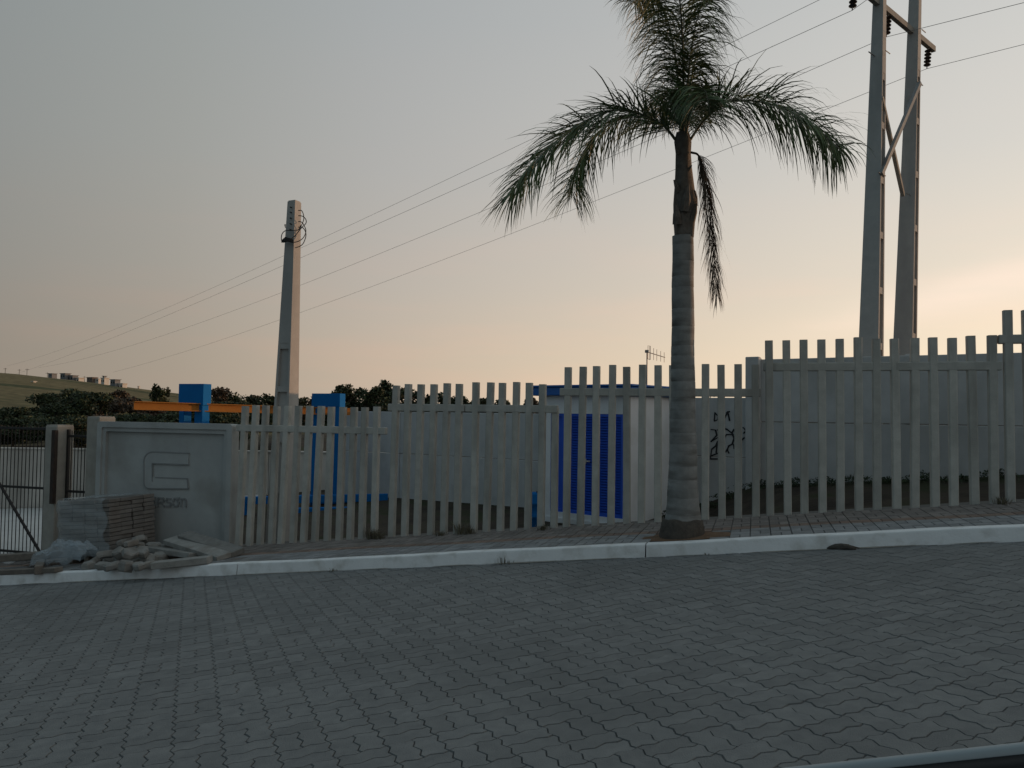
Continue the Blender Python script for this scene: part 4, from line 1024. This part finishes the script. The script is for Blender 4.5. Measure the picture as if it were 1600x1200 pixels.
def rubble():
    random.seed(21)
    spots = [(138, 889, .10, 0), (160, 890, .11, 0), (176, 891, .12, 0), (196, 892, .13, 0), (216, 891, .11, 0), (228, 889, .10, 0), (150, 880, .11, 0), (172, 880, .12, 0), (192, 880, .13, 0), (212, 880, .13, 0), (232, 879, .12, 0), (250, 876, .11, 0),
             (165, 884, .11, .10), (185, 884, .12, .11), (205, 884, .12, .11), (222, 881, .11, .11), (196, 876, .12, .12), (212, 874, .13, .13), (180, 873, .12, .1), (240, 870, .11, .10), (205, 880, .11, .22), (190, 878, .10, .21), (218, 872, .10, .22), (255, 868, .11, .05)]
    for k, (x, y, r, z) in enumerate(spots):
        p = rr(x, y, z+r*.45); m = MB(); n = random.choice((5, 6, 7))
        rot = Matrix.Rotation(random.uniform(0, 6), 3, 'Z') @ Matrix.Rotation(random.gauss(0, .35), 3, 'X')
        # broken block: jittered flattened octagon slab
        h = r*random.uniform(.34, .52); ring = [(math.cos(2*math.pi*i/n+random.uniform(-.25, .25))*r*random.uniform(.8, 1.2)*1.1, math.sin(2*math.pi*i/n+random.uniform(-.25, .25))*r*random.uniform(.7, 1.1)*.85) for i in range(n)]
        V = []
        for f_, zz in ((.88, -h), (1, -h*.5), (1, h*.6), (.8, h)): V += [p+rot @ Vector((q[0]*f_, q[1]*f_, zz+random.uniform(-.008, .008))) for q in ring]
        m.add(V, [tuple(range(n))[::-1], tuple(3*n+i for i in range(n))]+[(a*n+i, a*n+(i+1) % n, (a+1)*n+(i+1) % n, (a+1)*n+i) for a in range(3) for i in range(n)])
        tag(m.build('rubble_block', MT['rubble']), 'broken lump of grey concrete in the rubble heap before the sign', 'rubble', 'lumps in the rubble heap')
rubble()
# dry palm debris in the gutter
def debris():
    a = onroad(1284, 857); b = onroad(1344, 858); m = MB(); random.seed(8)
    base = thing('fallen_palm_sheath', (a+b)/2, 'dark dry palm leaf sheath lying in the gutter by the kerb', 'leaf')
    for k in range(7):
        o = Nn*random.uniform(-.06, .05); A = a.lerp(b, random.uniform(0, .15))+o; B = a.lerp(b, random.uniform(.8, 1))+o+Nn*random.uniform(-.06, .06)
        mid = (A+B)/2+Vector((0, 0, random.uniform(.015, .045))); w = random.uniform(.015, .035)
        A = A+Vector((0, 0, .008)); B = B+Vector((0, 0, .01))
        mm = MB(); mm.tube([A, A.lerp(mid, .5)+Vector((0, 0, .006)), mid, mid.lerp(B, .5)+Vector((0, 0, .008)), B], [w*.3, w*.8, w, w*.8, w*.2], 6); mm.build('sheath_strip', MT['trunkbase'], base, True)
debris()

# ================================================================== PLANTS
def tuft(p, h, n, name, label, material, spread=.5, w=.012, group='weeds along the fence foot'):
    m = MB()
    for k in range(n):
        a = random.uniform(0, 6.28); d = Vector((math.cos(a), math.sin(a), 0)); b = p+d*random.uniform(0, .10); ln = h*random.uniform(.5, 1.1); s_ = spread*random.uniform(.3, 1)
        q1 = b+d*ln*s_*.4+Vector((0, 0, ln*.6)); q2 = b+d*ln*s_+Vector((0, 0, ln*random.uniform(.7, 1)))
        t = Vector((-d.y, d.x, 0))*w
        m.add([b-t, b+t, q1+t*.8, q1-t*.8, q2], [(0, 1, 2, 3), (3, 2, 4)])
    tag(m.build(name, material), label, 'weed', group)
random.seed(31)
for x, y, h in ((592, 838, .28), (603, 836, .32), (612, 836, .2), (733, 829, .3), (745, 829, .22), (384, 848, .12), (700, 832, .12), (860, 822, .12), (1090, 806, .12), (1555, 784, .16)):
    p = P(onroad(x, y, KH).dot(T), UF-.1-random.uniform(0, .08), 0); p.z = gs(p.dot(T)); tuft(p, h*.62, 70, 'weed_tuft', 'dry weed tuft growing at the foot of the slat fence', MT['weed'], .9, .0035)
for x, y, h in ((786, 880, .10), (792, 880, .08), (1330, 853, .05), (1108, 866, .04), (520, 893, .05)):
    p = onroad(x, y); tuft(p, h, 14, 'kerb_weed', 'small weed growing from the joint below the kerb', MT['weed'], .6, .005, 'weeds along the kerb')
for i, X in enumerate((2.95+.2, 3.4, 3.75, 4.0, 4.5, 4.9, 5.3, 5.7, 6.1, 6.5, 6.9, 7.3)):
    q = wl(X)-wn*random.uniform(.25, .5); q.z = ground(q.x, q.y); hb = random.uniform(.08, .20); m = MB()
    for k in range(420):
        v = Vector((random.gauss(0, .17), random.gauss(0, .12), 0)); z = hb*random.random()**.8*max(.15, 1-v.length*2.2); pt = q+v+Vector((0, 0, z))
        a1 = Vector((random.gauss(0, 1), random.gauss(0, 1), random.gauss(0, .8))).normalized(); a2 = a1.cross(Vector((random.gauss(0, 1), random.gauss(0, 1), random.gauss(0, 1)))).normalized(); l = random.uniform(.010, .026)
        m.add([pt-a1*l, pt+a2*l*.5, pt+a1*l, pt-a2*l*.5], [(0, 1, 2, 3)])
    for k in range(6): m.tube([q-Vector((0, 0, .03)), q+Vector((random.gauss(0, .1), random.gauss(0, .08), hb*.8))], [.006, .002], 4)
    tag(m.build('low_shrub', MT['leafA']), 'dark low shrub growing at the foot of the panel wall', 'shrub', 'shrubs along the panel wall')

def tree(name, label, x, ytop, Y, wpx, material, group, seedv, zg=None, shape=1.0, n=1500, ls=None, base_drop=0, trunk=True, flat=1.0):
    random.seed(seedv)
    top = atY(x, ytop, Y); zg = ground(top.x, top.y) if zg is None else zg
    H_ = max(1.2, top.z-zg); rw = wpx/FPX*Y/2
    base = thing(name, (top.x, top.y, zg), label, 'tree' if trunk else 'bush', group)
    t = MB(); th = H_*.45
    t.tube([(top.x, top.y, zg-.2), (top.x+.05, top.y, zg+th*.5), (top.x, top.y+.05, zg+th)], [.05*H_**.8*.6+.03, .04*H_**.8*.6+.02, .02*H_**.8*.5+.02], 8)
    tips = []
    for k in range(7):
        a = k*2.4; q = Vector((top.x+math.cos(a)*rw*.6, top.y+math.sin(a)*rw*.6, zg+H_*random.uniform(.5, .85))); t.tube([(top.x, top.y, zg+th*random.uniform(.5, .95)), Vector((top.x, top.y, zg+th)).lerp(q, .6)+Vector((0, 0, .1)), q], [.03*H_**.5, .02*H_**.5, .006], 5)
        tips.append(q)
    t.build('trunk', MT['bark'], base, True)
    # crown: clumps of small leaf faces
    m = MB(); cl = []
    nc = 14
    for k in range(nc):
        a = random.uniform(0, 6.28); rr_ = math.sqrt(random.random())*.78; hh = random.uniform(.10, .92)*flat
        env = math.sin(math.pi*min(1, .18+hh*.8))**.6
        cl.append((Vector((top.x+math.cos(a)*rw*rr_*env, top.y+math.sin(a)*rw*rr_*env, zg+H_*hh)), rw*random.uniform(.30, .48), H_*random.uniform(.11, .18)))
    cl.append((Vector((top.x, top.y, zg+H_*.87)), rw*.26, H_*.12))
    ls = ls or max(.05, .0019*Y); n = int(n*1.8)
    for k in range(n):
        c, r, h = random.choice(cl)
        v = Vector((random.gauss(0, 1), random.gauss(0, 1), random.gauss(0, 1))).normalized()*(random.random()**.45)
        p = c+Vector((v.x*r, v.y*r, v.z*h)); a1 = Vector((random.gauss(0, 1), random.gauss(0, 1), random.gauss(0, .7))).normalized(); a2 = a1.cross(Vector((random.gauss(0, 1), random.gauss(0, 1), random.gauss(0, 1)))).normalized(); l = ls*random.uniform(.6, 1.5)
        m.add([p-a1*l, p+a2*l*.55, p+a1*l, p-a2*l*.55], [(0, 1, 2, 3)])
    m.build('crown', material, base)
GT = 'trees beyond the yard'
A_, B_, C_ = MT['leafA'], MT['leafB'], MT['leafC']
# bush mass left, behind the yard wall
k = 0
for x, yt, Y, w, mt_, lab in [(-40, 640, 36, 170, A_, 0), (30, 634, 37, 130, A_, 0), (75, 614, 46, 130, A_, 1), (112, 606, 50, 110, A_, 1), (145, 612, 47, 90, A_, 1), (20, 655, 31, 150, A_, 0), (100, 650, 30, 150, A_, 0), (178, 613, 52, 75, C_, 2), (205, 622, 46, 75, C_, 2), (165, 648, 32, 110, C_, 2), (225, 634, 40, 80, C_, 2), (265, 632, 42, 90, C_, 2), (300, 634, 40, 90, A_, 0), (345, 630, 40, 80, A_, 0), (215, 655, 29, 120, A_, 0), (285, 652, 29, 120, A_, 0), (350, 645, 30, 100, A_, 0), (-110, 625, 40, 170, A_, 1)]:
    k += 1
    tree('bush', ['dark green bush in the thicket behind the yard wall', 'tall dark tree rising out of the thicket behind the yard wall', 'brownish dry bush in the thicket behind the yard wall'][lab], x, yt, Y, w, mt_, 'thicket behind the yard wall', 100+k, n=3200, trunk=lab == 1)
tree('field_tree', 'dark round tree standing alone below the field houses', 248, 602, 130, 30, A_, GT, 201, n=900, trunk=True)
tree('field_tree', 'slim ragged tree beside the lone round tree', 262, 607, 132, 16, B_, GT, 202, n=500)
for i, (x, yt, w, Y, mt_) in enumerate([(342, 607, 26, 90, C_), (365, 616, 40, 92, A_), (395, 617, 40, 95, B_), (425, 619, 36, 95, A_), (470, 622, 36, 98, B_), (492, 620, 30, 98, C_), (515, 617, 30, 90, A_)]):
    tree('hedge_tree', 'tree in the low far tree line behind the tapered pole', x, yt, Y, w*1.9, mt_, GT, 220+i, n=1500)
for i, (x, yt, w, Y, mt_) in enumerate([(535, 602, 44, 64, A_), (562, 605, 40, 66, A_), (588, 603, 44, 62, A_), (602, 598, 34, 64, A_), (628, 606, 44, 63, A_), (655, 611, 36, 66, A_), (690, 612, 44, 66, A_), (718, 612, 30, 62, A_), (748, 622, 40, 70, B_), (790, 625, 40, 72, B_), (832, 620, 26, 70, C_)]):
    tree('grove_tree', 'dark tree in the grove behind the short fence sections', x, yt, Y, w*1.7, mt_, GT, 240+i, n=2200)
for i, (x, yt, w) in enumerate([(1105, 622, 40), (1135, 622, 36), (1160, 623, 30)]):
    tree('far_bush', 'far treetop showing over the sprayed panel wall', x, yt, 74, w, C_, GT, 260+i, n=400)

# ================================================================== HOUSES ON THE HILL
def house(label, x, ybase, Y, parts_, flip=0):
    for Yt in range(240, 640, 4):
        p = atY(x, ybase, Yt); zg = ground(p.x, p.y)
        if zg >= p.z: break
    Y = Yt
    base = thing('hill_house', (p.x, p.y, zg), label, 'house', 'houses on the far hillside')
    k = Y/FPX; rot = rz(R(-28))
    for (dx, w, h, d, mk, rf) in parts_:
        c = Vector((p.x+dx*k, p.y, 0)); zt = p.z+h*k; zb = min(zg, p.z)-2
        MB().box((c.x, c.y, (zt+zb)/2), (w*k/2*.9, d*k/2, (zt-zb)/2), rot).build('wall', MT[mk], base)
        r = MB().box((c.x, c.y, zt+.12), (w*k/2+.3, d*k/2+.3, .15), rot).build('roof', MT[rf], base)
        fr = rot @ Vector((0, -1, 0)); ex = rot @ Vector((1, 0, 0))
        for q in (-.25, .25):
            cc = c+fr*(d*k/2+.03)+ex*(q*w*k); MB().box((cc.x, cc.y, zt-1.5), (min(.7, w*k*.12), .05, .55), rot).build('window', MT['glass'], base)
YH = 470
house('dark flat roofed house alone at the upper end of the hillside row', 82, 590, YH, [(0, 11, 6, 8, 'hgrey', 'hgrey')])
house('grey two storey house with a pale lit side wall on the hillside', 106, 593, YH, [(-4, 13, 9, 9, 'hgrey', 'hgrey'), (8, 13, 6, 9, 'hgrey', 'hgrey'), (18, 12, 2.4, 9, 'hwhite', 'hwhite')])
house('brown roofed house with white walls in the middle of the row', 148, 597, YH, [(-4, 15, 7, 9, 'hroof', 'hroof'), (6, 14, 5, 9, 'hwhite', 'hwhite')])
house('white house with a small tower catching the sun', 164, 600, YH, [(0, 9, 9, 8, 'hwhite', 'hwhite'), (-1, 4, 12, 4, 'hgrey', 'hgrey')])
house('grey house with a low white wing at the lower end of the row', 180, 603, YH, [(0, 13, 9.5, 9, 'hgrey', 'hgrey'), (11, 14, 3.5, 8, 'hwhite', 'hwhite')])
house('tiny white field shed alone on the slope', 53, 598, 380, [(0, 5, 1.6, 4, 'hwhite', 'hwhite')])
house('tiny white hut near the lone round tree', 217, 606, 400, [(0, 2.6, 2.4, 2.4, 'hwhite', 'hwhite')])
for i, (x, y0, y1) in enumerate([(8, 586, 575), (30, 586, 577), (42, 587, 576), (74, 588, 582), (132, 594, 588)]):
    p = atY(x, y0, 480); q = atY(x, y1, 480); zg = ground(p.x, p.y)
    b_ = thing('far_power_pole', (p.x, p.y, zg), 'tiny far power pole on the hill skyline', 'pole', 'poles on the hill skyline')
    MB().tube([(p.x, p.y, zg-1), (p.x, p.y, q.z)], .14, 5).build('shaft', MT['bark'], b_)
    MB().box((p.x, p.y, q.z-.5), (1.2, .08, .08)).build('crossarm', MT['bark'], b_)

# ================================================================== CAR SIDE (its window sill shows at the lower right)
def car():
    # seal line fixed by its own height above the street and distance from the camera
    A = atu(1335, 1196, .62); hs = A.z-G*A.dot(T)
    base = thing('parked_car', P(.2, .75, G*.2), 'dark car door with a pale metal strip along its window sill', 'car')
    slope = Matrix.Rotation(-math.atan(G), 3, 'Y'); RC = RT @ slope
    a0 = A.dot(T); u0 = .62
    B = atu(1600, 1168, .62)
    def Q(s, u, h): return P(s, u, G*s+hs+h)
    tilt = ((B.z-A.z)-G*(B.dot(T)-A.dot(T)))/(B.dot(T)-A.dot(T))      # sill rises slightly along the car
    def Z(s): return (s-a0)*tilt
    s0, s1 = -.55, 1.25
    def loft(prof, name, m_, n=12, a=s0, b=s1):
        mb = MB(); k = len(prof)
        for i in range(n+1):
            s = a+(b-a)*i/n
            for u, h in prof: mb.v.append(tuple(Q(s, u0+u, h+Z(s)*(1 if h > -.5 else .2))))
        mb.f = [(i*k+j, i*k+(j+1) % k, (i+1)*k+(j+1) % k, (i+1)*k+j) for i in range(n) for j in range(k)]+[tuple(range(k)), tuple(n*k+j for j in range(k))[::-1]]
        return mb.build(name, m_, base, True)
    loft([(.0, .0), (.004, .002), (.009, .0), (.012, -.010), (.0, -.016)], 'sill_strip', MT['trim'])
    loft([(-.012, -.006), (-.001, -.004), (-.001, -.05), (-.012, -.05)], 'window_seal', MT['rubber'])
    loft([(-.02, -.017), (.022, -.017), (.085, -.12), (.115, -.28), (.11, -.42), (.07, -.60), (.02, -.64), (-.03, -.60)], 'door_skin', MT['carpaint'])
    loft([(-.025, -.012), (-.021, -.03), (-.035, -.60), (-.09, -.45), (-.10, -.12), (-.06, -.02)], 'door_trim', MT['rubber'])
    lo = loft([(-.10, -.66), (.05, -.655), (.055, -.80), (-.10, -.82)], 'rocker', MT['carpaint'], 12, -1.0, 1.7)
    for s in (-1.15, 1.75):
        c = P(s, u0-.02, G*s+.30); ax = Nn*.10
        w = MB().tube([c-ax, c-ax*.8, c+ax*.8, c+ax], [.27, .30, .30, .27], 28).build('wheel', MT['rubber'], base, True)
        MB().tube([c+ax*.99, c+ax*1.03], [.20, .18], 20).build('rim', MT['trim'], w)
    loft([(-.06, -.60), (.05, -.60), (.05, -.68), (-.06, -.68)], 'sill_joint', MT['carpaint'])
car()
